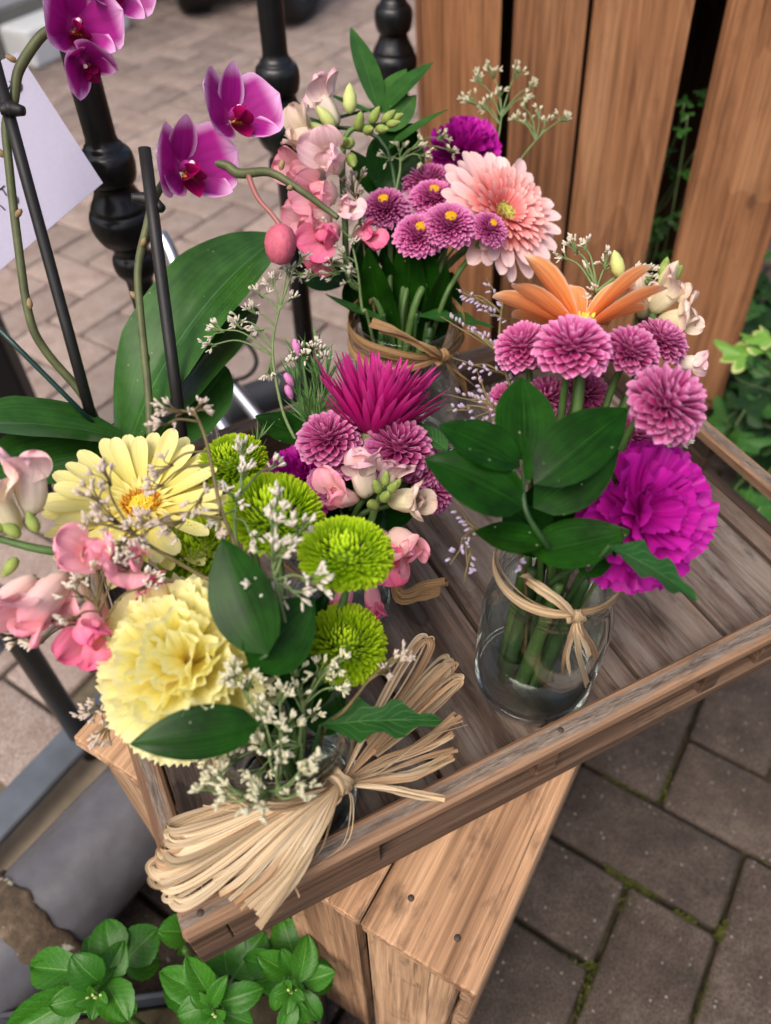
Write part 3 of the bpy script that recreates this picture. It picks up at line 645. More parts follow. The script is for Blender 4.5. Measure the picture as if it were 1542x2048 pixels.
PM['yellowc'] = petal_mat('pale_yellow_carnation_petal', [(0, lin(252, 228, 116)), (.5, lin(254, 245, 160)), (1, lin(255, 252, 200))], None, .1, .6, .48, .1, 18)
PM['purplec'] = petal_mat('purple_carnation_petal', [(0, lin(140, 6, 108)), (.5, lin(178, 14, 146)), (1, lin(192, 32, 164))], None, .1, .5, .25, .25, 22)
PM['snapA'] = petal_mat('coral_pink_snapdragon_petal', [(0, lin(250, 226, 206)), (.4, lin(250, 204, 204)), (1, lin(248, 160, 182))], None, .1, .55, .22, .18, 10)
PM['snapB'] = petal_mat('blush_cream_snapdragon_petal', [(0, lin(232, 228, 194)), (.4, lin(242, 220, 210)), (1, lin(236, 186, 198))], None, .1, .55, .22, .2, 10)
PM['snapC'] = petal_mat('cream_snapdragon_petal', [(0, lin(216, 212, 160)), (.5, lin(240, 226, 196)), (1, lin(238, 208, 196))], None, .1, .55, .22, .15, 10)
PM['snapD'] = petal_mat('deep_pink_snapdragon_petal', [(0, lin(248, 200, 200)), (.4, lin(246, 152, 176)), (1, lin(240, 108, 154))], None, .1, .55, .22, .2, 10)
PM['orchid'] = petal_mat('magenta_orchid_petal', [(0, lin(196, 70, 160)), (.18, lin(158, 16, 124)), (.75, lin(172, 30, 142)), (1, lin(190, 60, 166))], lin(238, 182, 230), .17, .42, .25, .22, 12, back=lin(200, 104, 188))
PM['lip'] = petal_mat('crimson_orchid_lip', [(0, lin(196, 110, 40)), (.2, lin(140, 8, 70)), (1, lin(176, 16, 104))], None, .1, .35, .15, .25, 10)
PM['statice'] = petal_mat('white_statice_floret', [(0, lin(150, 160, 104)), (.35, lin(206, 198, 176)), (1, lin(232, 224, 212))], None, .1, .7, .2, 0)
PM['statgrey'] = petal_mat('dry_grey_statice_floret', [(0, lin(132, 124, 96)), (.4, lin(190, 172, 156)), (1, lin(218, 204, 192))], None, .1, .75, .15, 0)
PM['statcream'] = petal_mat('cream_statice_floret', [(0, lin(140, 150, 84)), (.35, lin(200, 196, 158)), (1, lin(232, 228, 202))], None, .1, .7, .2, 0)
PM['lavender'] = petal_mat('lavender_statice_floret', [(0, lin(140, 116, 96)), (.5, lin(180, 164, 176)), (1, lin(178, 168, 216))], None, .1, .7, .2, 0)
MT['disc'] = plain('yellow_flower_disc', lin(226, 172, 20), .7, 0, .2, .3, 500, .8, 900)
MT['discy'] = plain('lemon_flower_disc', lin(224, 196, 60), .7, 0, .2, .25, 400, .8, 900)
MT['discg'] = plain('green_flower_disc', lin(190, 186, 96), .7, 0, .2, .3, 400, .8, 900)
MT['stamen'] = plain('amber_stamen', lin(206, 138, 40), .6, 0, .2, .3, 300)
MT['stameny'] = plain('golden_stamen', lin(238, 206, 74), .6, 0, .2, .2, 300)
MT['calyx'] = plain('green_calyx', lin(96, 122, 62), .6, 0, .3, .3, 120)
MT['snapbud'] = plain('snapdragon_bud_green', lin(136, 154, 78), .6, 0, .3, .3, 150, .2, 400)
MT['snaptip'] = plain('pale_lime_bud', lin(186, 196, 122), .5, 0, .3, .1, 150)
LM = {}
LM['ruscus'] = leaf_mat('dark_ruscus_leaf', lin(12, 38, 7), lin(25, 66, 12), lin(44, 84, 26), .28, .08, .02, .10, 0, 16, para=.8)
LM['ruscuslight'] = leaf_mat('light_ruscus_leaf', lin(36, 76, 26), lin(60, 106, 42), lin(90, 130, 66), .42, .18, .035, .22, .1, 16)
LM['orchidleaf'] = leaf_mat('orchid_leaf', lin(38, 78, 30), lin(56, 102, 42), lin(98, 134, 84), .25, .06, .018, .36, 0, 10, back=lin(60, 100, 34), para=.5)
LM['mumleaf'] = leaf_mat('chrysanthemum_leaf', lin(28, 72, 26), lin(48, 98, 40), lin(96, 140, 80), .45, .15, .05, .3, .3, 8)
LM['impatiens'] = leaf_mat('impatiens_leaf', lin(36, 88, 20), lin(68, 132, 38), lin(126, 174, 88), .34, .25, .04, .28, .12, 9)
LM['ivy'] = leaf_mat('green_ivy_leaf', lin(38, 82, 30), lin(62, 112, 44), lin(104, 146, 76), .5, .2, .05, .3, .3, 10)
LM['ivyshade'] = leaf_mat('shaded_ivy_leaf', lin(20, 46, 18), lin(34, 66, 26), lin(60, 92, 44), .55, .12, .05, .25, .3, 10)  # darker copy of the ivy leaf: a wall's shade put into its colour
LM['ivyvar'] = leaf_mat('variegated_ivy_leaf', lin(92, 146, 52), lin(132, 178, 76), lin(160, 196, 110), .42, .25, .04, .45, .25, 18, edge=lin(206, 212, 140))
LM['needle'] = leaf_mat('needle_foliage', lin(66, 104, 58), lin(96, 134, 78), lin(110, 150, 90), .5, .1, .05, .3, 0)

# ------------------------------------------------------------------ bloom meshes (shared between alike blooms)
def dome_petals(R_, N, th0, th1, L0, L1, W0, W1, cup, curl, shape=sh_spoon, nu=2, nv=4, core=.32, seed=0, squash=.8, jit=.06, lean=0.0):
    mb = MB(); r = np.random.default_rng(seed); ga = math.pi * (3 - 5 ** .5)
    for i in range(N):
        f = (i + .5) / N; th = th0 + (th1 - th0) * f ** .55; ph = i * ga + r.normal(0, .05); th += r.normal(0, jit)
        d = np.array([math.sin(th) * math.cos(ph), math.sin(th) * math.sin(ph), math.cos(th)])
        up = np.array([-math.cos(th) * math.cos(ph), -math.cos(th) * math.sin(ph), math.sin(th)])
        if th < .02: up = np.array([1.0, 0, 0])
        L = (L0 + (L1 - L0) * f) * R_ * r.uniform(.92, 1.06); W_ = (W0 + (W1 - W0) * f) * R_ * r.uniform(.9, 1.1)
        dl = nrm(d + up * lean); g_ = petal_geo(L, W_, shape, nu, nv, curl=curl + r.normal(0, .08), curl0=-curl * .35, cup=cup * r.uniform(.8, 1.2), seed=int(r.integers(1e6)))
        p0 = d * R_ * core * np.array([1, 1, squash]); mb.add(*g_, M4(frame_y(dl, up), p0))
    return mb
BM = {}
for i in range(3):
    BM['pink%d' % i] = dome_petals(1.0, 128, .05, 2.05, .50, .72, .17, .42, .62, .55, seed=i, core=.36, jit=.025, nu=4, nv=7).mesh('petals')
    BM['purple%d' % i] = dome_petals(1.0, 210, .24, 1.9, .36, .74, .11, .30, .62, .5, seed=10 + i, core=.36, jit=.025, squash=.75, nv=6).mesh('petals')
    BM['green%d' % i] = dome_petals(1.0, 620, .02, 1.95, .34, .42, .070, .145, .9, 1.25, seed=20 + i, core=.56, jit=.03, squash=.78, nv=5).mesh('petals')
mb = MB(); mb.add(*lathe_geo([(.001, .36), (.1, .35), (.2, .28), (.28, .12), (.3, -.05), (.2, -.24), (.06, -.34)], 16)); BM['core'] = mb.mesh('core')
mb = MB(); mb.add(*lathe_geo([(.001, .335), (.06, .33), (.115, .30), (.14, .24), (.14, .15)], 20)); BM['disc'] = mb.mesh('disc')
mb = MB(); mb.add(*lathe_geo([(.05, -.42), (.14, -.36), (.28, -.22), (.36, -.08), (.33, -.02)], 16)); BM['calyx'] = mb.mesh('calyx')
MT['coredark'] = {'pink': plain('pink_core', lin(120, 22, 78), .7), 'purple': plain('purple_core', lin(104, 20, 78), .7), 'green': plain('green_core', lin(96, 132, 16), .7)}

JARS = {}
def stem_to_jar(parent, head, n, jar, r, mat, k=0, name='stem', through=True):
    j = JARS[jar]; c = np.array(j['c']); rn = j['rn'] * .62; rr = random.Random(k * 13 + ord(jar))
    dirh = (head - c) * [1, 1, 0]; dl = np.linalg.norm(dirh); off = dirh / (dl + 1e-9) * min(rn, dl)
    a = rr.uniform(0, 6.28); q = rr.uniform(0, .5)
    neck = c + off * .85 + np.array([math.cos(a), math.sin(a), 0]) * rn * .3; neck[2] = j['z'] + j['h'] - .004
    base = c - off * .35 + np.array([math.cos(a), math.sin(a), 0]) * rn * q; base[2] = j['z'] + rr.uniform(.014, .03)
    p1 = head - np.asarray(n) * .022; mid = (p1 + neck) / 2 + np.array([0, 0, .006])
    pts = [head, p1, mid, neck] + ([base] if through else [])
    return tube(name, pts, [r * .8, r, r, r * 1.08], mat, parent, 8, 7)

def mum(jar, px, py, d, R_, face, kind, label, var=0, group='pink chrysanthemums', disc=False, k=0, sz=1.0):
    c = Pd(px, py, d); n_ = vd(*face); t = thing('chrysanthemum', c, label, 'flower', group)
    rv = random.Random(k * 7 + 1); Mx = M4(None, c); Mx[:3, :3] = (frame_z(n_) @ rz(k * 1.3) @ np.diag([rv.uniform(.95, 1.06), rv.uniform(.92, 1.04), rv.uniform(.84, 1.08)])) * R_
    put('petals', BM['%s%d' % (kind, var % 3)], PM[kind + 'mum'], t, Mx, kind='stuff')
    setmat(put('flower_core', BM['core'], None, t, Mx), MT['coredark'][kind])
    cal = put('calyx', BM['calyx'], MT['calyx'], t, Mx)
    if disc: put('flower_disc', BM['disc'], MT['disc'], t, Mx @ M4(np.diag([1.5, 1.5, .5]), (0, 0, .34)))
    if jar: stem_to_jar(t, c - n_ * R_ * .3, n_, jar, .0022, MT['stem'], k)
    return t

def gerbera(jar, px, py, d, face, label, layers, mats, disc_r, disc_mat, stam, k=0, name='gerbera', spin=0.0, gap=None):
    """layers: (count, length, width, start radius, height, tilt, curl, cup, mat key, shape)"""
    c = Pd(px, py, d); n_ = vd(*face); t = thing(name, c, label, 'flower'); Fm = M4(frame_z(n_) @ rz(spin), c)
    rr = random.Random(k + 5)
    for li, (N, L, W_, r0, h0, tilt, curl, cup, mk, shp) in enumerate(layers):
        vs = [petal_mesh('petal', L, W_, shp, 4 if W_ > .008 else 2, 8, curl=curl, cup=cup, wave=.05, seed=li * 9 + q, fold=0.0) for q in range(3)]
        cdl = Fm[:3, :3].T @ (-FWD); phc = math.atan2(cdl[1], cdl[0]) - math.pi / 2
        for i in range(N):
            ph = 2 * math.pi * (i + (li % 2) * .5 + rr.uniform(-.2, .2)) / N; s = rr.uniform(.80, 1.1) if shp is sh_quill else rr.uniform(.90, 1.06)
            if gap is not None and gap[0] < (ph - phc + math.pi) % (2 * math.pi) - math.pi < gap[1]: continue
            m3 = rz(ph) @ rx(tilt + rr.uniform(-.09, .09) * (1.8 if shp is sh_quill else 1)) @ ry(rr.uniform(-.2, .2))
            pos = rz(ph) @ np.array([0, r0, h0 + rr.uniform(-.0006, .0006)])
            put('petal', vs[i % 3], PM[mk], t, Fm @ M4(m3 * s, pos))
    mb = MB(); rd = disc_r
    mb.add(*lathe_geo([(.0002, .0042), (rd * .35, .0046), (rd * .6, .0058), (rd * .85, .005), (rd, .002), (rd, -.004), (rd * .7, -.009), (.002, -.016)], 26)); put('flower_disc', mb.mesh('flower_disc'), disc_mat, t, Fm)
    if stam:
        for key, N, r0, r1, h, L in stam:
            mb = MB()
            for i in range(N):
                ph = rr.uniform(0, 6.28); q = rr.uniform(r0, r1); p = np.array([q * math.cos(ph), q * math.sin(ph), h]); ou = np.array([math.cos(ph) * .5, math.sin(ph) * .5, 1.0]) * L
                V, Fc, U = tube_geo([p, p + ou * .7, p + ou], [.0005, .0006, .0003], 5); mb.add(V, Fc, U)
            put('stamens', mb.mesh('stamens'), MT[key], t, Fm, kind='stuff')
    mb = MB(); mb.add(*lathe_geo([(.0025, -.021), (disc_r * .95, -.0145), (disc_r * 1.18, -.006), (disc_r * 1.1, .0015)], 20)); put('calyx', mb.mesh('calyx'), MT['calyx'], t, Fm)
    if jar: stem_to_jar(t, c - n_ * .015, n_, jar, .0032, MT['stem'], k)
    return t

def carnation(jar, px, py, d, R_, face, mk, label, k=0, spin=0.0, tiers=((10, 1.72, 1.10), (10, 1.40, 1.08), (9, 1.10, 1.00), (8, .82, .92), (7, .54, .86), (5, .22, .82))):
    c = Pd(px, py, d); n_ = vd(*face); t = thing('carnation', c, label, 'flower'); rr = random.Random(k + 71); Fm = M4(frame_z(n_) @ rz(spin), c - n_ * R_ * .45)
    vs = [petal_mesh('petal', 1.0, .95 + .12 * (q % 3), sh_fan, 26, 13, curl=.35 + .1 * q, curl0=-.2, cup=.12 if q % 2 else -.05, wave=.085, wf=3.6 + q * .6, serr=.035, ruf=.03, seed=100 + q + k, tipcurl=-.5 if q % 2 else -.2) for q in range(6)]
    for N, th, L in tiers:
        for i in range(N):
            ph = 2 * math.pi * (i + rr.uniform(-.3, .3)) / N + th; a = th + rr.uniform(-.14, .14)
            m3 = rz(ph) @ rx(math.pi / 2 - a) @ ry(rr.uniform(-.5, .5)) * (R_ * L * rr.uniform(.9, 1.06))
            m3 = (rz(ph) @ rx(math.pi / 2 - a) @ ry(rr.uniform(-.5, .5))) * (R_ * L * rr.uniform(.9, 1.06))
            put('petal', vs[rr.randrange(6)], PM[mk], t, Fm @ M4(m3, (0, 0, R_ * .12 * (1.6 - th))))
    mb = MB(); mb.add(*lathe_geo([(.003, -.034), (.006, -.03), (.0072, -.014), (.0082, .0)], 16)); put('calyx', mb.mesh('calyx'), MT['calyx'], t, Fm)
    if jar: stem_to_jar(t, c - n_ * (R_ * .45 + .03), n_, jar, .0024, MT['stem'], k)
    return t

def ruscus_sprig(jar, label, leaves, mk='ruscus', name='ruscus_sprig', k=0, stem=True, cat='foliage', shape=sh_leaf, group=None):
    """leaves: (base px,py,d, tip px,py,d, width m, face hint(a,b,c), curl)"""
    b0 = Pd(*leaves[0][0]); t = thing(name, b0, label, cat, group)
    for i, (b, e, W_, hint, curl) in enumerate(leaves):
        B, E_ = Pd(*b), Pd(*e); L = np.linalg.norm(E_ - B); z = vd(*hint)
        a0 = -curl / 2
        me = petal_mesh('leaf', L * (1 + .04 * abs(curl)), W_ * (1.16 if shape is sh_leaf else 1.0), shape, 8, 14, curl=curl, curl0=a0, fold=.16, seed=i + k, wave=.02)
        put('leaf', me, LM[mk], t, M4(frame_y(E_ - B, z), B))
    if stem:
        bs = [Pd(*l[0]) for l in leaves]
        bs.sort(key=lambda p: -p[2])
        if jar:
            j = JARS[jar]; c = np.array(j['c']); cc = c.copy(); cc[2] = j['z'] + j['h'] - .01; lo = c.copy(); lo[2] = j['z'] + .02
            off = (bs[-1] - cc) * [1, 1, 0]; off *= min(1, j['rn'] * .6 / (np.linalg.norm(off) + 1e-9))
            cc = cc + off; lo = lo + off * .3
            pts = bs[::2] + [cc, lo] if len(bs) > 4 else bs + [cc, lo]
        else: pts = bs
        if len(pts) > 1: tube('stem', pts, [.0009, .0016, .002], MT['stemdark'], t, 7, 6)
    return t

def spindle(mb, p, d, L, r):
    x = nrm(np.cross(d, [.3, .8, .5])); y = np.cross(d, x)
    V = [p]; U = [(.5, 0)]
    for f, q in ((.35, 1.0), (.8, .85)):
        for k in range(5):
            a = 2 * math.pi * k / 5; V.append(p + d * L * f + (x * math.cos(a) + y * math.sin(a)) * r * q); U.append((.5, f))
    V.append(p + d * L); U.append((.5, 1.0))
    Fc = [(0, 1 + (k + 1) % 5, 1 + k) for k in range(5)] + [(1 + k, 1 + (k + 1) % 5, 6 + (k + 1) % 5, 6 + k) for k in range(5)] + [(6 + k, 6 + (k + 1) % 5, 11) for k in range(5)]
    mb.add(V, Fc, U)
def statice(jar, label, trunk, clusters, mk='statice', twig='twig', fl=.0058, fr=.00095, k=0, one_sided=False, group='statice sprigs', cat='flower'):
    """trunk: list of (px,py,d); clusters: (px,py,d, radius m, count, trunk position 0..1)"""
    rr = random.Random(k * 31 + 3); TP = [Pd(*p) for p in trunk]
    if jar:
        j = JARS[jar]; c = np.array(j['c']); cc = c.copy(); cc[2] = j['z'] + j['h'] - .005; off = (TP[0] - cc) * [1, 1, 0]; off *= min(1, j['rn'] * .7 / (np.linalg.norm(off) + 1e-9)); lo = c + off * .4; lo[2] = j['z'] + .03
        TP = [lo, cc + off] + TP
    C = catmull(TP, 10); t = thing('statice_sprig', C[-1], label, cat, group); root = C[-1]
    tube('stem', C, [.0014, .0012, .0008], MT[twig], t, 6, 0)
    mb = MB(); tw = MB()
    for (px, py, d, r, N, ft) in clusters:
        e = Pd(px, py, d); b = C[int(ft * (len(C) - 1))]
        mid = b + (e - b) * .55 + nrm(C[min(len(C) - 1, int(ft * len(C)) + 1)] - b + [0, 0, .0001]) * np.linalg.norm(e - b) * .15
        Q = catmull([b, mid, e], 5); V, Fc, U = tube_geo(Q, [.0008, .0006, .0005], 5); tw.add(np.array(V) - root, Fc, U)
        ax = nrm(e - b)
        if one_sided:
            side = nrm(np.cross(ax, FWD))
            side = side if rr.random() < .5 else -side
            for i in range(int(N * (.8 if one_sided == 'L' else 1))):
                f = i / max(1, N - 1) + rr.uniform(-.05, .05); p = e + ax * (f - .5) * 2 * r + side * math.sin(f * 2) * r * .12; dirv = nrm(side * (1.0 if rr.random() < .7 else -.6) + ax * .9 + np.array([rr.gauss(0, .45) for _ in range(3)]))
                spindle(mb, p - root, dirv, fl * rr.uniform(.8, 1.15), fr * 1.1)
            V, Fc, U = tube_geo([e - ax * r * 1.1, e, e + ax * r], [.0006, .0005, .0003], 5); tw.add(np.array(V) - root, Fc, U)
        else:
            N = int(N * 2.0); nb = max(5, N // 5); 
            for i in range(nb):
                dv = nrm(ax * .9 + np.array([rr.gauss(0, .62) for _ in range(3)])); q = e + dv * r * rr.uniform(.35, 1.0)
                V, Fc, U = tube_geo([e - ax * r * .4, (e + q) / 2, q], [.0005, .0004, .0004], 4); tw.add(np.array(V) - root, Fc, U)
                for _ in range(max(2, N // nb)):
                    dv2 = nrm(dv * .9 + ax * .3 + np.array([rr.gauss(0, .4) for _ in range(3)])); spindle(mb, q - root + dv2 * rr.uniform(-.0015, .0005), dv2, fl * .92 * rr.uniform(.7, 1.15), fr * .66 * rr.uniform(.85, 1.2))
    put('side_stems', tw.mesh('side_stems'), MT[twig], t, M4(None, root)); put('florets', mb.mesh('florets'), PM[mk], t, M4(None, root), kind='stuff')
    return t

def floret_mesh(seed, open_=1.0):
    r = random.Random(seed); mb = MB()
    prof = [(.001, 0), (.0042, .0012), (.0062, .005), (.0074, .010), (.0078, .015), (.0074, .019), (.0060, .0215)]
    V, Fc, U = lathe_geo(prof, 18); V = np.array(V); V[:, 1] *= .85
    th_ = np.arctan2(V[:, 1], V[:, 0]); V[:, :2] *= (1 + .10 * np.sin(3 * th_ + seed) + .05 * np.sin(7 * th_ + V[:, 2] * 300))[:, None]; mb.add(V, Fc, np.array(U) * [1, .45])
    for i, (ph, L, W_, tl) in enumerate(((.55, .019, .021, .35), (-.55, .019, .021, .35), (math.pi, .014, .017, .3), (math.pi - .9, .013, .016, .35), (math.pi + .9, .013, .016, .35), (math.pi + .25, .011, .014, -.2), (0.1, .012, .014, -.15))):
        g_ = petal_geo(L, W_, sh_round, 9, 9, curl=r.uniform(-1.6, -.9) if i < 2 else r.uniform(.2, 1.3) * (1 if i > 2 else -1), curl0=.4 if i < 5 else .9, cup=r.uniform(-.2, .3), wave=.13, wf=4.2, seed=seed * 7 + i)
        g_ = (g_[0], g_[1], g_[2] * [1, .65] + [0, .35])
        m3 = rz(ph + r.uniform(-.15, .15)) @ rx(math.pi / 2 - tl * open_ + r.uniform(-.15, .15)); mb.add(*g_, M4(m3, rz(ph) @ np.array([0, .0062, .0165])))
    return mb.mesh('floret')
FLO = [floret_mesh(s, .9 + .1 * (s % 3)) for s in range(5)]
def snapdragon(jar, label, axis, florets, buds, mats, k=0, stem_r=.0028, scale=1.0):
    """axis: spike polyline (px,py,d) base->tip; florets: (px,py,d, dir(a,b,c), scale, mat); buds: (px,py,d,dir,scale,mat)"""
    A = catmull([Pd(*p) for p in axis], 8); t = thing('snapdragon', A[0], label, 'flower')
    pts = [A[0]] + [Pd(*p) for p in axis[1:]]
    if jar:
        j = JARS[jar]; c = np.array(j['c']); cc = c.copy(); cc[2] = j['z'] + j['h'] - .006; off = (A[0] - cc) * [1, 1, 0]; off *= min(1, j['rn'] * .6 / (np.linalg.norm(off) + 1e-9)); lo = c - off * .2; lo[2] = j['z'] + .02
        pts = [lo, cc + off] + pts
    tube('stem', pts, [stem_r, stem_r, stem_r * .5], MT['stem'], t, 8, 8)
    bm_ = MB(); bm_.add(*lathe_geo([(.0002, 0), (.0022, .001), (.0034, .004), (.0032, .008), (.0018, .0115), (.0002, .0135)], 10)); bud = bm_.mesh('bud')
    cm = MB()
    for q in range(5):
        cm.add(*petal_geo(.0075, .0045, sh_leaf, 2, 4, curl=.5, cup=.4), M4(rz(q * 1.257) @ rx(.9), rz(q * 1.257) @ np.array([0, .0018, -.001])))
    cal = cm.mesh('calyx')
    for i, (px, py, d, dr, s, mk) in enumerate(florets):
        c = Pd(px, py, d); n_ = vd(*dr); Rm = frame_z(n_, np.array([0, 0, 1.0])) @ rz(i * .4)
        o = setmat(put('floret', FLO[(i + k) % 5], None, t, M4(Rm * s, c - n_ * .011 * s)), PM[mk])
        put('calyx', cal, MT['calyx'], o, M4(Rm * s, c - n_ * .011 * s))
    for (px, py, d, dr, s, mk) in buds:
        c = Pd(px, py, d); setmat(put('bud', bud, None, t, M4(frame_z(vd(*dr)) * s, c)), MT[mk])
    return t
# ------------------------------------------------------------------ jars
def uv_of(p): q = np.asarray(p) - TO; return q @ TU, q @ TV
def jar(key, u, v, rb, rn, h, water, label, base_r=.93):
    c = T(u, v, ZF); JARS[key] = dict(c=T(u, v, 0), z=ZF, h=h, rn=rn, rb=rb)
    t = thing('glass_jar', c, label, 'jar', 'glass jars in the tray')
    out = [(.0004, .0012), (rb * .62, .0008), (rb * .78, .0), (rb * .9, .0012), (rb * .975, .006), (rb, .014), (rb * 1.005, h * .35), (rb, h * .60), (rb * .985, h * .66), (rb * .94, h * .72), (rn * 1.04, h * .785), (rn * .985, h * .82), (rn * .985, h * .85), (rn * 1.03, h * .865), (rn * 1.03, h * .88), (rn * .99, h * .895), (rn * .985, h * .92), (rn * 1.03, h * .932), (rn * 1.03, h * .948), (rn * .99, h * .962), (rn * .985, h * .985), (rn * .97, h)]
    th = .0026; inn = [(max(.0003, r - th), z) for r, z in out[9:]][::-1]
    inn = [(rn * .955, h * .997)] + [p for p in inn if p[1] < h * .97] + [(rb - th, h * .60), (rb - th, h * .3), (rb - th, .018), (rb * .93 - th, .0095), (rb * .8, .0065), (rb * .5, .0055), (.0004, .0052)]
    mb = MB(); mb.add(*lathe_geo(out + inn, 64)); put('jar_glass', mb.mesh('jar_glass'), MT['glass'], t, M4(None, c))
    mb = MB(); mb.add(*lathe_geo([(.0004, .0016), (rb * .60, .0014), (rb * .80, .0006), (rb * .91, .0018), (rb * .972, .0068), (rb * .975, .0105), (rb * .92, .0108), (rb * .84, .0085), (rb * .5, .0068), (.0004, .0066)], 64)); put('jar_base', mb.mesh('jar_base'), MT['baseglass'], t, M4(None, c))
    wr = rb - th + .0004; wz = water
    mb = MB(); mb.add(*lathe_geo([(.0004, .0075), (rb * .5, .0078), (rb * .84, .0095), (rb * .91, .0118), (wr, .018), (wr, wz - .001), (wr - .0008, wz - .0014), (wr - .003, wz - .002), (.0004, wz - .002)], 64)); put('water', mb.mesh('water'), MT['water'], t, M4(None, c))
    return t
jar('A', .086, .0605, .0405, .0365, .108, .05, 'glass jar under the yellow bouquet with the large raffia bow')
_u, _v = uv_of(Pz(680, 1212, .45)); jar('B', _u, _v, .0405, .0365, .108, .05, 'glass jar half hidden behind the green chrysanthemums')
jar('C', .272, .0665, .0425, .0355, .132, .056, 'clear glass jar at right with cut stems showing in its water')
jar('D', .300, .320, .0465, .0425, .150, .06, 'glass jar at the back of the tray by the cedar crate')

# ------------------------------------------------------------------ raffia ties
MT['raffia'] = petal_mat('dry_raffia', [(0, lin(198, 166, 126)), (.5, lin(214, 188, 150)), (1, lin(204, 174, 136))], None, .1, .55, .2, .55, 9, rnd=.25)
def raf(nm, a, b, c): return petal_mat(nm, [(0, a), (.45, b), (.8, c), (1, a)], None, .1, .6, .2, .45, 5, rnd=.3)
RAF = ['raffia', 'raffia_b', 'raffia_c']
MT['raffia'] = raf('dry_raffia', lin(190, 162, 126), lin(210, 186, 152), lin(200, 176, 144)); MT['raffia_b'] = raf('pale_raffia', lin(212, 186, 150), lin(226, 204, 170), lin(216, 192, 156)); MT['raffia_c'] = raf('orange_tan_raffia', lin(178, 142, 106), lin(194, 160, 124), lin(174, 140, 106))
MT['raffiadark'] = petal_mat('brown_raffia', [(0, lin(158, 122, 84)), (.5, lin(184, 148, 106)), (1, lin(168, 132, 92))], None, .1, .65, .15, .5, 7, rnd=.2)
def ribbon(parent, pts, wd_, mat, hint, twist=0.0, fold=.35, name='strand', seed=0, n=9, taper=True):
    P = catmull(pts, n); o = ALLOC[parent.name][:3, 3]; N = len(P); Tn = np.gradient(P, axis=0); r = np.random.default_rng(seed)
    V = []; U = []; ph = r.uniform(0, 6.28); kk = r.uniform(-.5, .5); xs = (-1, kk - .18, kk + .15, 1)
    for i in range(N):
        f = i / (N - 1); t_ = nrm(Tn[i]); hh = np.asarray(hint(P[i]) if callable(hint) else hint, float); x = nrm(np.cross(t_, hh)); z = np.cross(x, t_)
        a = twist * f + .35 * math.sin(f * 5 + ph); x, z = x * math.cos(a) + z * math.sin(a), z * math.cos(a) - x * math.sin(a)
        ww = wd_ / 2 * (.8 + .2 * math.sin(f * 5 + ph) + .06 * math.sin(f * 31 + ph)) * (min(1, .35 + f * 3) if taper else 1)
        fo = fold * ww * (1 + .5 * math.sin(f * 9 + ph))
        for k, s in enumerate(xs): V.append(P[i] + x * ww * s + z * fo * (1.0, -.5, .6, -.4)[k]); U.append(((s + 1) / 2, f))
    mb = MB(); mb.add(np.array(V) - o, gridf(len(xs) - 1, N - 1), U); return put(name, mb.mesh(name, False), MT[mat] if isinstance(mat, str) else mat, parent, M4(None, o))
def on_jar(jk, px, py, r):
    j = JARS[jk]; c = np.array(j['c']); d = ray(px, py); ox, oy = O[0] - c[0], O[1] - c[1]; a = d[0] ** 2 + d[1] ** 2; b = ox * d[0] + oy * d[1]; cc = ox * ox + oy * oy - r * r
    t = (-b - math.sqrt(max(0, b * b - a * cc))) / a; return O + d * t
def raffia(jk, label, frac, knot, strands, mat, bands=5, bw=.005, knot_r=.0055, spread=.006, tilt=(0, 0), fold=.2):
    j = JARS[jk]; K_ = Pz(*knot) if isinstance(knot, tuple) else knot; t = thing('raffia_tie', K_, label, 'raffia', 'raffia ties on the jars'); c = np.array(j['c']); z0 = K_[2]
    rk = np.linalg.norm((K_ - c)[:2]); ak = math.atan2(K_[1] - c[1], K_[0] - c[0])
    for b in range(bands):
        rr = random.Random(b + ord(jk)); ph = rr.uniform(0, 6.28); dz = (b - (bands - 1) / 2) * spread / max(1, bands - 1) * 2; rad_ = j['rn'] * 1.035 + .0016 + rr.uniform(0, .0012)
        pts = [np.array([c[0] + rad_ * math.cos(a), c[1] + rad_ * math.sin(a), z0 + dz * min(1, abs(math.sin((a - ak) / 2)) * 2.2) + .0012 * math.sin(2 * a + ph)]) for a in np.linspace(ak + .04, ak + 2 * math.pi - .04, 26)]
        ribbon(t, pts, bw * rr.uniform(.8, 1.2), mat, lambda p: np.array([p[0] - c[0], p[1] - c[1], 0.0]), 0, .15, 'band', b, 2, False)
    out = nrm((K_ - c) * [1, 1, 0])
    for q in range(4):
        ax = nrm(np.cross(out, [0, 0, 1]) + np.array([0, 0, .3 * (q - 1.5)])); rr = random.Random(q)
        cc = K_ + ax * (q - 1.5) * knot_r * .35 + out * .0012
        e2 = nrm(np.cross(ax, out)); pts = [cc + (out * math.cos(a) * .75 + e2 * math.sin(a)) * knot_r * rr.uniform(.9, 1.05) for a in np.linspace(0, 2 * math.pi, 13)]
        ribbon(t, pts, knot_r * .95, mat, lambda p, cc=cc: p - cc, 0, .2, 'knot_wrap', q, 2, False)
    for i, (pl, wd_, tw) in enumerate(strands):
        rq = random.Random(i * 11 + ord(jk)); pts = [K_ + out * .002] + [Pz(*p) if isinstance(p, tuple) else p for p in pl]; lift = rq.uniform(-.003, .004)
        pts = [pts[0]] + [p - FWD * lift * min(1, k_ / 2) for k_, p in enumerate(pts[1:])]
        ribbon(t, pts, wd_, RAF[rq.randrange(3)] if mat == 'raffia' else mat, nrm(vd(rq.uniform(-.5, .5), rq.uniform(-.2, .6), 1)), tw * rq.choice([-1, 1]) * 1.6, .30, 'strand', i * 7 + ord(jk), 6)
    return t
S_A = []; rq = random.Random(21)
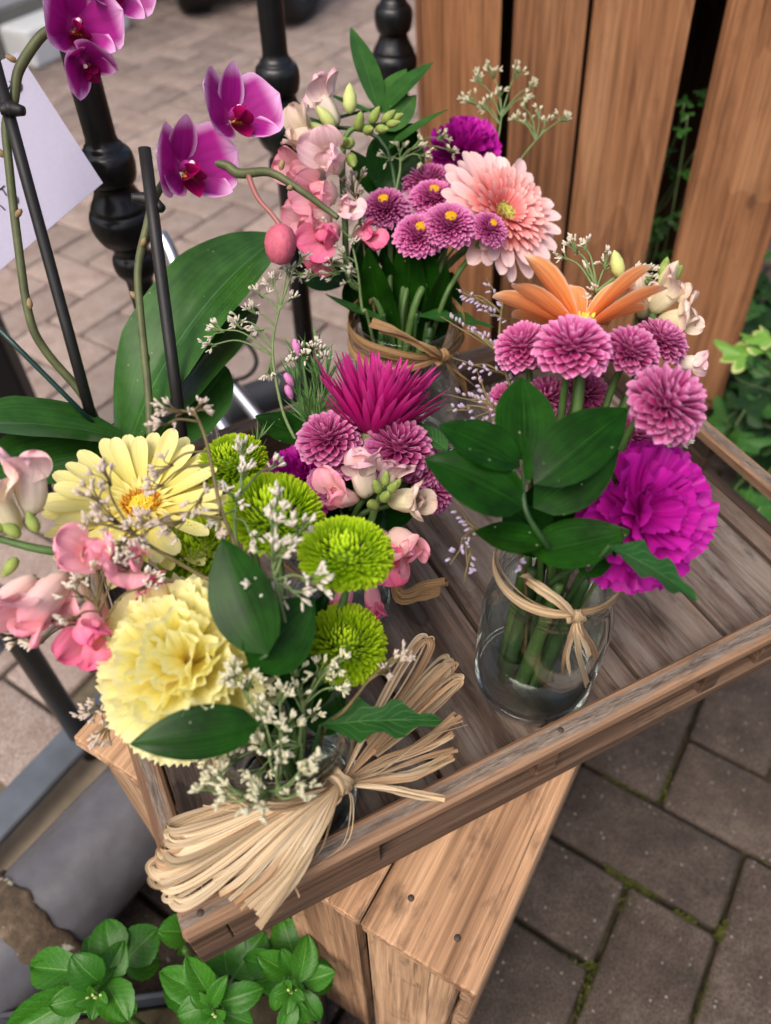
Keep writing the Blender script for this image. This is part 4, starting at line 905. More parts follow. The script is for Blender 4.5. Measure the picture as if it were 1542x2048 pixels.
def fan(base, n_, w0, w1, jx, jz, tw):
    for _ in range(n_):
        dx, dy, dz = rq.uniform(-jx, jx), rq.uniform(-jx, jx), rq.uniform(-jz, jz)
        S_A.append(([(x + dx * min(1, (k_ + 1) / 3) + rq.uniform(-3, 3), y + dy * min(1, (k_ + 1) / 3) + rq.uniform(-3, 3), z + dz * min(1, (k_ + 1) / 3)) for k_, (x, y, z) in enumerate(base)], rq.uniform(w0, w1), rq.uniform(0, tw)))
def fold_loop(ex, ey, ez, off, n_, w0, w1, up=0.0):      # straight out, sharply folded, straight back
    for _ in range(n_):
        jx, jy = rq.uniform(-16, 16), rq.uniform(-16, 16); X, Y = ex + jx, ey + jy; o_ = off * rq.uniform(.5, 1.2); dxn, dyn = (675 - X), (1565 - Y); ln = math.hypot(dxn, dyn); nx, ny = -dyn / ln, dxn / ln
        kx, ky = 675, 1565; L_ = lambda f, s: (kx + (X - kx) * f + nx * s, ky + (Y - ky) * f + ny * s)
        zz = lambda f, e: .535 + (ez - .535) * f + e + up * math.sin(f * 3.1)
        pl = [L_(.35, o_ * .3) + (zz(.35, .002),), L_(.75, o_ * .9) + (zz(.75, .003),), L_(.95, o_ * .8) + (zz(.95, .0035),), L_(1.0, 0.0) + (zz(1.0, .001),), L_(.95, -o_ * .6) + (zz(.95, -.002),), L_(.7, -o_ * .9) + (zz(.7, -.002),), L_(.3, -o_ * .4) + (zz(.3, -.001),)]
        S_A.append((pl, rq.uniform(w0, w1), rq.uniform(0, .4)))
for ex, ey, ez in ((345, 1668, .522), (325, 1712, .515), (318, 1752, .509), (334, 1790, .505)): fold_loop(ex, ey, ez, 26, 6, .002, .0068)
for pl in ([(590, 1655, .529), (500, 1745, .516), (452, 1786, .509)], [(600, 1668, .528), (540, 1750, .516), (472, 1804, .508)], [(620, 1668, .528), (570, 1748, .516), (503, 1812, .507)], [(640, 1660, .528), (600, 1740, .516), (528, 1838, .503)], [(575, 1640, .53), (480, 1720, .518), (420, 1765, .511)]):
    fan(pl, 5, .002, .0065, 14, .003, .35)
for ex, ey, ez in ((905, 1322, .526), (850, 1278, .534), (912, 1350, .52)): fold_loop(ex, ey, ez, 16, 5, .002, .006)
for pl, w_ in (([(760, 1520, .528), (840, 1490, .522), (914, 1432, .521)], .005), ([(760, 1535, .526), (850, 1500, .52), (905, 1473, .519)], .008), ([(770, 1545, .524), (850, 1515, .516), (912, 1496, .515)], .004), ([(760, 1560, .525), (830, 1555, .518), (907, 1520, .516)], .009), ([(760, 1575, .525), (830, 1588, .516), (886, 1594, .513)], .0075)):
    fan(pl, 3, w_ * .35, w_ * .75, 7, .002, .2)
for pl in ([(660, 1640, .53), (640, 1700, .515), (590, 1750, .505), (600, 1790, .50)], [(700, 1600, .53), (690, 1680, .51), (640, 1720, .505)], [(560, 1600, .54), (480, 1612, .535), (420, 1600, .535)], [(760, 1540, .53), (850, 1470, .525), (930, 1440, .522)]): fan(pl, 2, .0006, .0009, 12, .003, 0)
raffia('A', 'large pale raffia bow with fanned loops on the yellow bouquet jar', .8, (675, 1565, .535), S_A, 'raffia', 6, .006, .0085, .007)
_rc = JARS['C']['rn'] * 1.035 + .003; _bc = JARS['C']['rb'] + .003
def oc(px, py, r=_bc): return on_jar('C', px, py, r)
S_C = [([oc(1122, 1200, _rc + .001), oc(1080, 1170, _rc + .001), oc(1048, 1150, _rc - .004)], .0065, .1), ([oc(1118, 1204, _rc), oc(1080, 1180, _rc), oc(1052, 1162, _rc - .003)], .005, .3), ([oc(1142, 1268), oc(1130, 1315), oc(1127, 1352)], .0042, .2), ([oc(1147, 1268), oc(1136, 1312), oc(1142, 1350)], .0036, .2), ([oc(1153, 1268, _bc + .001), oc(1158, 1315, _bc + .001), oc(1172, 1368)], .005, .1), ([oc(1165, 1262), oc(1184, 1292), oc(1192, 1318)], .0052, .3), ([oc(1160, 1265, _bc + .001), oc(1174, 1298), oc(1178, 1314)], .0042, .2)]
raffia('C', 'thin raffia tie knotted round the clear jar at right with short hanging tails', .8, oc(1152, 1230, _rc), S_C, 'raffia', 5, .0048, .0045, .006)
_rd = JARS['D']['rn'] * 1.035 + .003; _bd = JARS['D']['rb'] + .003
def od(px, py, r=_bd): return on_jar('D', px, py, r)
S_D = [([od(850, 692, _rd), od(795, 664, _rd), od(742, 646, _rd)], .009, .1), ([od(852, 696, _rd + .001), od(800, 674, _rd + .001), od(760, 657, _rd)], .008, .1), ([od(903, 735), od(914, 765) + [.004, 0, 0], od(916, 790) + [.008, 0, 0]], .008, .2), ([od(903, 735), od(916, 762) + [.008, 0, 0], od(918, 780) + [.016, 0, 0]], .007, .3)]
raffia('D', 'brown raffia tie round the neck of the back jar with two drooping tails', .8, od(884, 712, _rd), S_D, 'raffiadark', 7, .0062, .006, .009)
kb_ = JARS['B']; kB = np.array(kb_['c']) + (TU * .9 - TV * .43) * (kb_['rn'] * 1.06 + .002) + np.array([0, 0, .535])
_px, _py, _ = proj(kB)
S_B = [([(800, 1182, .53), (850, 1172, .526), (897, 1168, .523)], .006, .1), ([(800, 1186, .527), (850, 1180, .522), (880, 1178, .52)], .006, .2), ([(790, 1192, .526), (840, 1196, .52), (878, 1186, .518)], .005, .2), ([(800, 1176, .533), (850, 1168, .528), (890, 1162, .526)], .005, .1)]
raffia('B', 'raffia tie with straight tails on the half hidden jar', .8, kB, S_B, 'raffiadark', 4, .005, .005, .006)

# ------------------------------------------------------------------ bouquet A: yellow and lime
gerbera('A', 285, 1018, .452, (.08, .62, .78), 'pale yellow gerbera at left of the yellow bouquet with open golden centre',
        [(21, .047, .0112, .010, .000, .00, .18, .22, 'yellowg', sh_gerb), (19, .043, .0105, .009, .003, .18, .05, .22, 'yellowg', sh_gerb), (26, .012, .0036, .0085, .0045, .45, -.2, .3, 'yellowg', sh_lance)], None, .0105, MT['discy'], [('stamen', 90, .0055, .0095, .004, .0042), ('stameny', 160, .0008, .006, .003, .0032)], k=1)
carnation('A', 350, 1315, .385, .0455, (-.12, .42, .9), 'yellowc', 'large pale yellow carnation at the front of the yellow bouquet', 1)
GR = 'lime green button chrysanthemums'
mum('A', 692, 1108, .395, .0262, (.05, .78, .62), 'green', 'brightest round lime green chrysanthemum facing up above the raffia bow', 0, GR, k=1)
mum('A', 548, 1030, .428, .0300, (.0, .75, .66), 'green', 'largest lime green chrysanthemum in the middle of the yellow bouquet', 1, GR, k=2)
mum('A', 465, 925, .475, .0245, (-.1, .8, .6), 'green', 'lime green chrysanthemum farthest back touching the yellow gerbera petals', 2, GR, k=3)
mum('A', 392, 1108, .445, .0255, (-.1, .6, .8), 'green', 'lime green chrysanthemum tucked below the yellow gerbera', 0, GR, k=4)
mum('A', 692, 1288, .415, .0245, (.15, .62, .77), 'green', 'lowest lime green chrysanthemum just above the raffia loops', 1, GR, k=5)
snapdragon('A', 'coral pink snapdragon spike leaning out left of the yellow carnation', [(330, 1165, .42), (200, 1110, .41), (90, 1100, .40), (0, 1078, .395), (-60, 1060, .39)],
           [(60, 985, .40, (.05, .95, .3), 1.07, 'snapB'), (10, 1030, .395, (-.3, .8, .5), 1.03, 'snapC'), (95, 1190, .385, (-.35, -.6, .7), 1.29, 'snapA'), (35, 1185, .39, (-.6, -.6, .5), 1.03, 'snapA'), (195, 1112, .39, (.1, .3, .95), 0.99, 'snapA'), (252, 1125, .395, (.4, .2, .9), 0.99, 'snapA'), (185, 1235, .39, (.1, -.7, .7), 0.99, 'snapD'), (290, 1170, .41, (.7, -.1, .7), 0.95, 'snapD'), (130, 1160, .40, (-.1, -.5, .85), 0.95, 'snapA')],
           [(40, 1075, .395, (-.6, .7, .3), 1.0, 'snapbud'), (75, 1065, .395, (-.3, .9, .3), .9, 'snapbud'), (35, 1115, .393, (-.5, -.8, .3), .9, 'snapbud'), (8, 1062, .392, (-.8, .5, .3), 1.0, 'snapbud')], None, 3)
ruscus_sprig('A', 'dark glossy ruscus leaves between the yellow carnation and lime chrysanthemums', [((535, 1310, .362), (446, 1080, .372), .029, (-.25, .15, .95), -.4), ((500, 1340, .362), (628, 1198, .378), .030, (-.1, -.35, .92), .6), ((470, 1345, .39), (640, 1330, .40), .022, (.1, .6, .8), .4), ((610, 1340, .41), (650, 1190, .42), .022, (.6, .1, .75), .3), ((560, 1400, .43), (480, 1280, .44), .034, (0, .4, .9), .2), ((580, 1420, .43), (620, 1290, .45), .034, (.2, .3, .93), .2), ((600, 1440, .435), (690, 1380, .44), .030, (.3, .5, .8), .2), ((560, 1440, .435), (450, 1420, .44), .030, (-.3, .5, .8), .2), ((520, 1300, .43), (440, 1180, .45), .034, (-.2, .3, .9), .2)], k=1)
ruscus_sprig('A', 'single dark ruscus leaf sticking out left below the yellow carnation', [((520, 1448, .368), (262, 1488, .356), .0215, (.0, .35, .93), -.35)], k=2)
ruscus_sprig('A', 'toothed chrysanthemum leaf lying over the raffia bow', [((640, 1450, .415), (882, 1442, .42), .028, (.1, .65, .75), -.4)], 'mumleaf', 'chrysanthemum_leaf', 3, True, 'leaf', sh_lobed)
G1 = 'statice sprigs in the yellow bouquet'
statice('A', 'greyish statice sprig arching across the yellow gerbera', [(500, 1260, .40), (475, 1110, .39), (440, 1010, .39), (412, 880, .395), (385, 815, .40)],
        [(352, 822, .395, .009, 22, .96), (395, 818, .40, .008, 16, .99), (335, 935, .39, .008, 16, .80), (318, 975, .388, .006, 10, .78), (395, 1005, .385, .008, 16, .72), (355, 1045, .383, .010, 24, .66), (300, 1050, .38, .010, 26, .62), (440, 1050, .385, .006, 10, .68), (330, 850, .39, .006, 10, .93)], 'statgrey', 'twigbrown', .0055, .001, 1, group=G1)
statice('A', 'grey brown statice sprig lying low over the gerbera centre', [(470, 1195, .40), (400, 1150, .395), (300, 1092, .385), (250, 1060, .38)],
        [(217, 960, .38, .008, 18, .9), (195, 1000, .378, .009, 20, .95), (225, 1040, .378, .009, 22, .97), (270, 1065, .375, .009, 22, .95), (185, 1048, .376, .006, 10, .99), (245, 1085, .378, .006, 12, .93)], 'statgrey', 'twigbrown', .0055, .001, 2, group=G1)
statice('A', 'bright white statice sprig in front of the largest lime chrysanthemum', [(590, 1330, .39), (560, 1200, .37), (545, 1130, .37)],
        [(560, 1035, .365, .008, 16, .95), (545, 1055, .365, .006, 10, .95), (600, 1060, .365, .008, 16, .92), (545, 1110, .365, .009, 18, .98), (570, 1100, .365, .007, 12, .98), (535, 1165, .368, .010, 22, .9), (560, 1190, .37, .006, 10, .9), (620, 1160, .368, .010, 22, .88), (590, 1185, .37, .007, 12, .86), (555, 1000, .37, .005, 8, .95)], 'statice', 'twig', .006, .0011, 3, group=G1)
statice('A', 'white statice sprig rising beside the rear lime chrysanthemum', [(500, 1240, .41), (470, 1060, .405), (480, 980, .405)],
        [(485, 915, .405, .009, 18, .98), (490, 950, .40, .008, 16, .98), (470, 1000, .40, .006, 10, .9), (455, 985, .40, .005, 8, .92), (500, 1065, .39, .007, 12, .8), (545, 935, .42, .007, 14, .95), (440, 1040, .40, .006, 10, .85)], 'statice', 'twig', .0058, .001, 4, group=G1)
statice('A', 'cream statice sprig hanging over the jar rim beside the raffia knot', [(560, 1560, .375), (550, 1590, .372)],
        [(470, 1350, .37, .008, 18, .3), (490, 1375, .365, .009, 20, .4), (525, 1425, .37, .009, 20, .5), (560, 1400, .375, .009, 20, .5), (565, 1460, .37, .009, 20, .6), (535, 1500, .368, .009, 20, .7), (555, 1530, .366, .007, 14, .8), (440, 1560, .37, .010, 22, .9), (470, 1585, .368, .011, 24, .95), (530, 1588, .366, .012, 26, .99), (590, 1590, .364, .009, 18, .99), (610, 1530, .364, .009, 16, .9), (595, 1555, .364, .006, 10, .95), (420, 1580, .37, .007, 12, .95)], 'statcream', 'twig', .0058, .0012, 5, group=G1)
statice('A', 'cream statice clusters under the lowest lime chrysanthemum', [(600, 1480, .41), (610, 1400, .40)],
        [(590, 1350, .395, .011, 26, .9), (640, 1345, .395, .010, 22, .95), (670, 1375, .395, .009, 18, .98), (680, 1325, .385, .006, 10, .98), (600, 1390, .395, .008, 16, .95), (560, 1370, .39, .009, 18, .9), (625, 1430, .40, .006, 12, .8), (500, 1480, .40, .012, 26, .6), (470, 1520, .40, .011, 24, .5), (520, 1540, .40, .010, 22, .5), (430, 1505, .395, .010, 20, .5)], 'statcream', 'twig', .0054, .0011, 6, group=G1)
statice('A', 'brownish statice sprig poking out left over the crate corner', [(330, 1400, .40), (262, 1408, .40), (230, 1418, .40)],
        [(200, 1418, .40, .009, 22, .95), (215, 1452, .40, .010, 24, .95), (240, 1435, .40, .008, 16, .9), (180, 1428, .40, .006, 10, .98)], 'statgrey', 'twigbrown', .005, .001, 7, group=G1)
statice('A', 'statice sprig among the coral snapdragon florets', [(290, 1330, .40), (215, 1260, .39), (190, 1200, .385)],
        [(175, 1165, .38, .009, 20, .98), (155, 1190, .38, .008, 16, .96), (150, 1235, .38, .007, 12, .9), (215, 1130, .38, .008, 16, .99), (285, 1175, .385, .009, 20, .8), (46, 1272, .385, .007, 12, .8), (77, 1288, .385, .007, 12, .8), (260, 1135, .385, .006, 10, .9), (235, 1115, .38, .008, 14, .97)], 'statice', 'twigbrown', .0052, .001, 8, group=G1)
statice('A', 'small greyish statice tip right of the lowest lime chrysanthemum', [(690, 1420, .41), (745, 1350, .405)],
        [(780, 1325, .40, .008, 16, .98), (800, 1306, .40, .006, 10, .99), (765, 1345, .402, .006, 10, .96)], 'statgrey', 'twigbrown', .0048, .0009, 9, group=G1)

# ------------------------------------------------------------------ bouquet B: magenta
gerbera('B', 745, 872, .50, (.17, .95, .24), 'spiky magenta quilled bloom standing up behind the pink chrysanthemums',
        [(24, .048, .0064, .006, .000, .50, .35, .5, 'magenta', sh_quill), (28, .054, .0066, .005, .002, .72, .22, .5, 'magenta', sh_quill), (28, .055, .0062, .004, .003, .92, .1, .5, 'magenta', sh_quill), (26, .050, .0056, .0035, .004, 1.05, .0, .5, 'magenta', sh_quill), (22, .048, .0056, .003, .004, 1.2, .0, .5, 'magenta', sh_quill), (14, .044, .005, .002, .004, 1.35, .0, .5, 'magenta', sh_quill)], None, .007, plain('magenta_core', lin(120, 10, 72), .6), None, k=2, name='quilled_chrysanthemum')
PB = 'pink chrysanthemums'
mum('B', 657, 875, .495, .0218, (-.15, .65, .75), 'pink', 'pink chrysanthemum at the left below the spiky magenta bloom', 0, PB, k=6)
mum('B', 797, 895, .49, .0230, (.1, .55, .83), 'pink', 'pink chrysanthemum just right of centre below the spiky magenta bloom', 1, PB, k=7)
mum('B', 715, 915, .505, .0190, (.0, .6, .8), 'pink', 'small pink chrysanthemum squeezed between two larger ones in the magenta bouquet', 2, PB, k=8)
mum('B', 842, 925, .505, .0180, (.4, .5, .77), 'pink', 'pink chrysanthemum at the right edge of the magenta bouquet by the ruscus leaf', 0, PB, k=9)
mum('B', 865, 980, .51, .0165, (.5, .3, .8), 'pink', 'lowest pink chrysanthemum at the right of the magenta bouquet', 1, PB, k=10)
mum('B', 652, 968, .505, .0135, (.1, .4, .9), 'purple', 'dark purple chrysanthemum with a tiny yellow eye beside the pale snapdragon', 1, PB, True, k=11)
carnation('B', 592, 948, .52, .026, (-.25, .55, .8), 'purplec', 'purple carnation partly hidden behind the largest lime chrysanthemum', 2)
snapdragon('B', 'blush and cream snapdragon with a green bud tip in the middle of the tray', [(720, 1120, .50), (740, 1050, .48), (757, 1000, .465), (772, 975, .46)],
           [(728, 962, .465, (-.15, .85, .55), 1.0, 'snapB'), (690, 995, .47, (-.55, .1, .82), .95, 'snapA'), (806, 1002, .465, (.75, .0, .65), .95, 'snapC'), (803, 1082, .475, (.55, -.5, .7), 1.0, 'snapA'), (772, 965, .478, (.3, .9, .3), .8, 'snapB'), (745, 1195, .50, (.1, -.8, .5), .8, 'snapD'), (690, 1190, .50, (-.2, -.8, .5), .8, 'snapD'), (770, 1090, .482, (.2, -.6, .75), 1.0, 'snapD')],
           [(752, 1012, .462, (-.3, .1, .9), 1.0, 'snapbud'), (765, 1000, .458, (.3, .3, .9), 1.0, 'snapbud'), (758, 985, .455, (-.2, .6, .8), .9, 'snapbud'), (778, 985, .455, (.4, .5, .8), .9, 'snapbud'), (770, 972, .452, (.1, .8, .6), .8, 'snapbud'), (785, 978, .452, (.5, .6, .6), .7, 'snapbud')], None, 5)
ruscus_sprig('B', 'ruscus leaf pointing left at the back of the magenta bouquet', [((640, 872, .53), (512, 832, .535), .026, (.1, .6, .78), .5), ((690, 1040, .53), (600, 960, .55), .030, (-.1, .5, .85), .2), ((720, 1060, .53), (700, 940, .55), .030, (.0, .3, .95), .2), ((740, 1050, .53), (830, 960, .55), .030, (.3, .3, .9), .2)], k=4)
ruscus_sprig('B', 'small narrow leaf at the right of the magenta bouquet', [((895, 900, .49), (830, 845, .50), .012, (.2, .4, .9), .2)], 'mumleaf', 'chrysanthemum_leaf', 5, True, 'leaf')
statice('B', 'tall white statice sprig standing between the orchid leaves and magenta bloom', [(600, 900, .53), (565, 820, .53), (545, 700, .53), (560, 610, .53)],
        [(545, 565, .53, .007, 14, .98), (520, 590, .53, .007, 12, .96), (580, 600, .53, .005, 8, .98), (505, 625, .53, .008, 16, .9), (520, 660, .53, .006, 12, .88), (440, 660, .525, .008, 16, .78), (425, 690, .525, .007, 12, .78), (478, 655, .528, .006, 10, .8), (540, 735, .53, .010, 20, .8), (575, 545, .535, .006, 10, .98), (600, 520, .54, .006, 10, .99), (480, 640, .53, .006, 10, .82)], 'statice', 'twig', .0056, .0009, 10, group='statice sprigs in the magenta bouquet')
# needle foliage
nf_ = thing('needle_foliage', Pd(620, 860, .53), 'tuft of fine green needle foliage with tiny pink buds and white statice', 'foliage')
mb = MB(); rr = random.Random(4)
for (bx, by, tx, ty) in ((625, 870, 600, 720), (630, 870, 632, 700), (635, 870, 655, 740), (620, 870, 590, 760), (505, 960, 515, 880)):
    B, E_ = Pd(bx, by, .535), Pd(tx, ty, .525)
    for i in range(46 if bx > 550 else 16):
        f = rr.uniform(.02, 1.0); p = B + (E_ - B) * f; dv = nrm((E_ - B) / np.linalg.norm(E_ - B) * 1.1 + np.array([rr.gauss(0, .38) for _ in range(3)]))
        mb.add(*petal_geo(rr.uniform(.014, .024), .0013, sh_lance, 1, 4, curl=.3), M4(frame_y(dv, vd(rr.uniform(-1, 1), .3, 1)), p - ALLOC[nf_.name][:3, 3]))
put('needles', mb.mesh('needles'), LM['needle'], nf_, ALLOC[nf_.name], kind='stuff')
for (bx, by, tx, ty) in ((640, 900, 602, 715), (640, 900, 634, 695), (640, 900, 655, 740)): tube('stem', [Pd(bx, by, .54), Pd((bx + tx) / 2, (by + ty) / 2, .533), Pd(tx, ty, .527)], [.0013, .0008], MT['twig'], nf_, 6, 5)
mb = MB(); mb.add(*lathe_geo([(.0002, 0), (.0032, .004), (.0045, .010), (.004, .015), (.0022, .019)], 10)); bud_ = mb.mesh('bud')
MT['pinkbud'] = plain('mauve_bud', lin(196, 120, 172), .5, 0, .3, .2, 200)
for px, py, dr in ((597, 712, (-.2, .9, .2)), (585, 800, (-.3, .8, .5)), (588, 775, (-.5, .8, .4))): put('bud', bud_, MT['pinkbud'], nf_, M4(frame_z(vd(*dr)) * .6, Pd(px, py, .523)))
mb = MB()
for px, py in ((610, 715), (625, 700), (640, 705), (632, 690), (585, 728), (600, 700), (650, 720)):
    p = Pd(px, py, .522) - ALLOC[nf_.name][:3, 3]
    for _ in range(9): dv = nrm(IMUP + np.array([rr.gauss(0, .6) for _ in range(3)])); spindle(mb, p + dv * .002, dv, .005, .0009)
put('florets', mb.mesh('florets'), PM['statice'], nf_, ALLOC[nf_.name], kind='stuff')

# ------------------------------------------------------------------ bouquet C: right jar
gerbera('C', 1160, 655, .435, (.02, .99, -.02), 'orange gerbera seen from the side at the top of the right bouquet',
        [(10, .0475, .0205, .006, .000, .42, -.10, .35, 'orange', sh_og), (8, .046, .0190, .005, .002, .78, -.25, .4, 'orange', sh_og), (4, .041, .015, .004, .003, 1.05, -.25, .4, 'orange', sh_og)], None, .009, MT['discg'], [('stameny', 60, .002, .007, .003, .004)], k=3, spin=.2, gap=(-.35, .75))
mum('C', 1145, 692, .415, .0222, (.0, .72, .68), 'pink', 'large pink chrysanthemum under the orange gerbera, widest of the row', 0, PB, k=12)
mum('C', 1045, 692, .435, .0165, (-.3, .6, .75), 'pink', 'pink chrysanthemum at the left end of the row under the orange gerbera', 1, PB, k=13)
mum('C', 1262, 700, .425, .0172, (.15, .62, .77), 'pink', 'pink chrysanthemum right of the widest one under the orange gerbera', 2, PB, k=14)
mum('C', 1322, 680, .44, .0165, (.35, .7, .6), 'pink', 'pink chrysanthemum at the right end of the row beside the cream snapdragon', 0, PB, k=15)
mum('C', 1335, 806, .392, .0222, (.45, .45, .78), 'pink', 'big pink chrysanthemum hanging alone above the purple carnation at right', 1, PB, k=16)
mum('C', 1092, 798, .45, .0155, (.1, .4, .9), 'pink', 'pink chrysanthemum half hidden behind the upright ruscus leaf', 2, PB, k=17)
mum('C', 1262, 872, .445, .0150, (.2, .3, .9), 'pink', 'pink chrysanthemum peeping between the ruscus leaf and the purple carnation', 0, PB, k=18)
mum('C', 1168, 790, .475, .0165, (.1, .3, .9), 'pink', 'pink chrysanthemum in shade below the widest one of the right bouquet', 1, PB, k=19)
mum('C', 1012, 800, .46, .0125, (-.5, .2, .8), 'pink', 'small pink chrysanthemum at the left edge of the right bouquet by the lavender statice', 2, PB, k=20)
carnation('C', 1308, 1018, .405, .0385, (.22, .12, .96), 'purplec', 'large vivid purple carnation at the right side of the right jar', 3, .6, ((8, 1.75, 1.12), (9, 1.42, 1.08), (8, 1.12, .98), (6, .84, .84), (4, .5, .7)))
ruscus_sprig('C', 'fan of broad dark ruscus leaves in front of the right bouquet', [((1050, 925, .385), (1043, 755, .40), .0275, (.1, .1, 1), -.3), ((1068, 968, .375), (1252, 820, .385), .0275, (.1, .45, .88), -.45), ((1040, 935, .378), (878, 850, .385), .0235, (-.1, .62, .77), -.35), ((1050, 1015, .375), (850, 918, .375), .0285, (-.15, .5, .85), -.4), ((1066, 1015, .385), (1236, 900, .392), .0250, (.3, .2, .93), -.2), ((1090, 1085, .385), (950, 1062, .39), .0190, (.0, .7, .72), .3), ((1060, 1105, .39), (1258, 1062, .395), .0235, (.05, .4, .9), .35), ((1058, 965, .37), (1052, 872, .365), .0050, (.2, .1, 1), .1), ((1110, 1110, .41), (1010, 1010, .43), .026, (.0, .3, .95), .1), ((1130, 1120, .41), (1190, 1000, .43), .028, (.2, .3, .93), .1), ((1150, 1130, .415), (1235, 1100, .405), .020, (.1, .5, .85), .1), ((1080, 1120, .42), (1090, 960, .44), .030, (.1, .2, .97), .1)], k=6)
ruscus_sprig('C', 'lobed green chrysanthemum leaf hanging below the purple carnation', [((1218, 1092, .375), (1392, 1200, .38), .030, (.1, .75, .65), -.35)], 'mumleaf', 'chrysanthemum_leaf', 7, True, 'leaf', sh_lobed)
snapdragon('C', 'cream snapdragon behind the orange gerbera at the right', [(1270, 760, .45), (1300, 660, .455), (1310, 590, .46), (1290, 560, .46)],
           [(1325, 600, .452, (.5, .5, .7), .85, 'snapC'), (1345, 640, .452, (.7, .0, .7), .85, 'snapC'), (1372, 725, .45, (.9, -.2, .4), .55, 'snapB'), (1290, 610, .465, (0, .6, .8), .8, 'snapC')],
           [(1320, 575, .456, (.5, .8, .3), 1.3, 'snaptip'), (1240, 555, .458, (-.3, .9, .3), 1.2, 'snaptip'), (1335, 568, .46, (.6, .8, .2), 1.0, 'snapbud'), (1322, 560, .46, (.2, .9, .2), 1.0, 'snapbud')], None, 8)
G3 = 'statice sprigs in the right bouquet'
statice('C', 'white statice sprig rising behind the orange gerbera', [(1150, 760, .45), (1180, 640, .455), (1195, 570, .46)],
        [(1150, 500, .465, .007, 16, .98), (1130, 515, .465, .006, 10, .96), (1170, 495, .465, .005, 8, .99), (1212, 530, .46, .008, 18, .98), (1190, 585, .45, .006, 10, .9), (1175, 545, .462, .005, 8, .95), (1265, 545, .46, .007, 14, .95), (1290, 540, .46, .009, 20, .96), (1300, 555, .46, .006, 10, .95)], 'statice', 'twig', .0052, .0009, 11, group=G3)
statice('C', 'small white statice tip above the purple carnation', [(1230, 1040, .42), (1330, 930, .43), (1355, 900, .43)], [(1362, 893, .43, .006, 14, .98), (1335, 880, .43, .004, 7, .95)], 'statice', 'twig', .0042, .0009, 12, group=G3)
statice('C', 'lavender statice with one sided tiny flowers left of the right bouquet', [(1060, 900, .44), (1030, 780, .45), (1000, 690, .46), (1005, 600, .465)],
        [(990, 585, .465, .010, 10, .98), (960, 600, .465, .012, 12, .95), (985, 630, .463, .010, 10, .93), (935, 590, .465, .008, 8, .95)], 'lavender', 'twigbrown', .0042, .0009, 13, 'L', group=G3)
statice('C', 'drooping lavender statice sprig over the back jar tie', [(1060, 900, .44), (1020, 770, .45), (985, 685, .45)], [(925, 660, .455, .016, 15, .96), (965, 675, .452, .012, 12, .99), (950, 730, .45, .014, 14, .8), (1010, 735, .45, .012, 12, .75)], 'lavender', 'twigbrown', .0042, .0009, 14, 'L', group=G3)
statice('C', 'brown lavender statice sprig low beside the upright ruscus leaf', [(1060, 900, .43), (1010, 850, .44), (975, 800, .44)], [(940, 800, .445, .016, 16, .95), (965, 770, .445, .010, 10, .98), (975, 825, .44, .014, 12, .9), (985, 850, .44, .008, 7, .85), (920, 820, .445, .008, 8, .9)], 'lavender', 'twigbrown', .0042, .001, 15, 'L', group=G3)
statice('C', 'dry lavender statice sprig left of the right jar neck', [(1030, 1090, .42), (960, 1060, .42), (930, 1040, .42)], [(935, 1040, .42, .010, 10, .9), (920, 1100, .415, .010, 10, .8), (935, 1130, .415, .010, 9, .8), (1010, 1095, .41, .008, 9, .5), (1040, 1130, .405, .010, 12, .3)], 'lavender', 'twigbrown', .0045, .0009, 16, 'L', group=G3)

# ------------------------------------------------------------------ bouquet D: back jar
gerbera('D', 1003, 430, .63, (.44, .24, .86), 'double pale pink gerbera with salmon inner petals in the back bouquet',
        [(24, .046, .0145, .012, .000, -.05, .05, .2, 'pinkg', sh_gerb), (22, .043, .013, .012, .002, .08, .05, .2, 'pinkg', sh_gerb), (36, .030, .0062, .011, .004, .25, .0, .35, 'salmong', sh_gerb), (34, .024, .0056, .010, .005, .42, .0, .35, 'salmong', sh_gerb), (30, .018, .005, .009, .006, .62, .0, .35, 'salmong', sh_gerb), (24, .012, .004, .0075, .0065, .85, .0, .35, 'salmong', sh_gerb)], None, .0105, MT['discg'], [('discg', 150, .001, .008, .004, .004)], k=4)
PD_ = 'purple yellow eyed chrysanthemums'
mum('D', 770, 416, .615, .0200, (-.15, .48, .86), 'purple', 'purple chrysanthemum with a small yellow eye at the left of the back bouquet', 0, PD_, True, k=21)
mum('D', 838, 470, .60, .0200, (.1, .4, .9), 'purple', 'lowest purple chrysanthemum with a bright yellow eye in the back bouquet', 1, PD_, True, k=22)
mum('D', 899, 448, .595, .0215, (.05, .4, .91), 'purple', 'largest yellow eyed purple chrysanthemum in the centre of the back bouquet', 2, PD_, True, k=23)
mum('D', 979, 457, .595, .0155, (.35, .38, .85), 'purple', 'small purple chrysanthemum with a yellow eye in front of the pink gerbera', 0, PD_, True, k=24)
mum('D', 868, 395, .625, .0210, (.0, .55, .83), 'purple', 'purple chrysanthemum behind the largest yellow eyed one', 1, PD_, True, k=25)
mum('D', 855, 362, .645, .0235, (-.05, .65, .75), 'purple', 'rearmost purple chrysanthemum of the back bouquet below the dark leaf', 2, PD_, False, k=26)
carnation('D', 932, 275, .69, .033, (.1, .75, .65), 'purplec', 'purple carnation behind the pink gerbera against the cedar crate', 4)
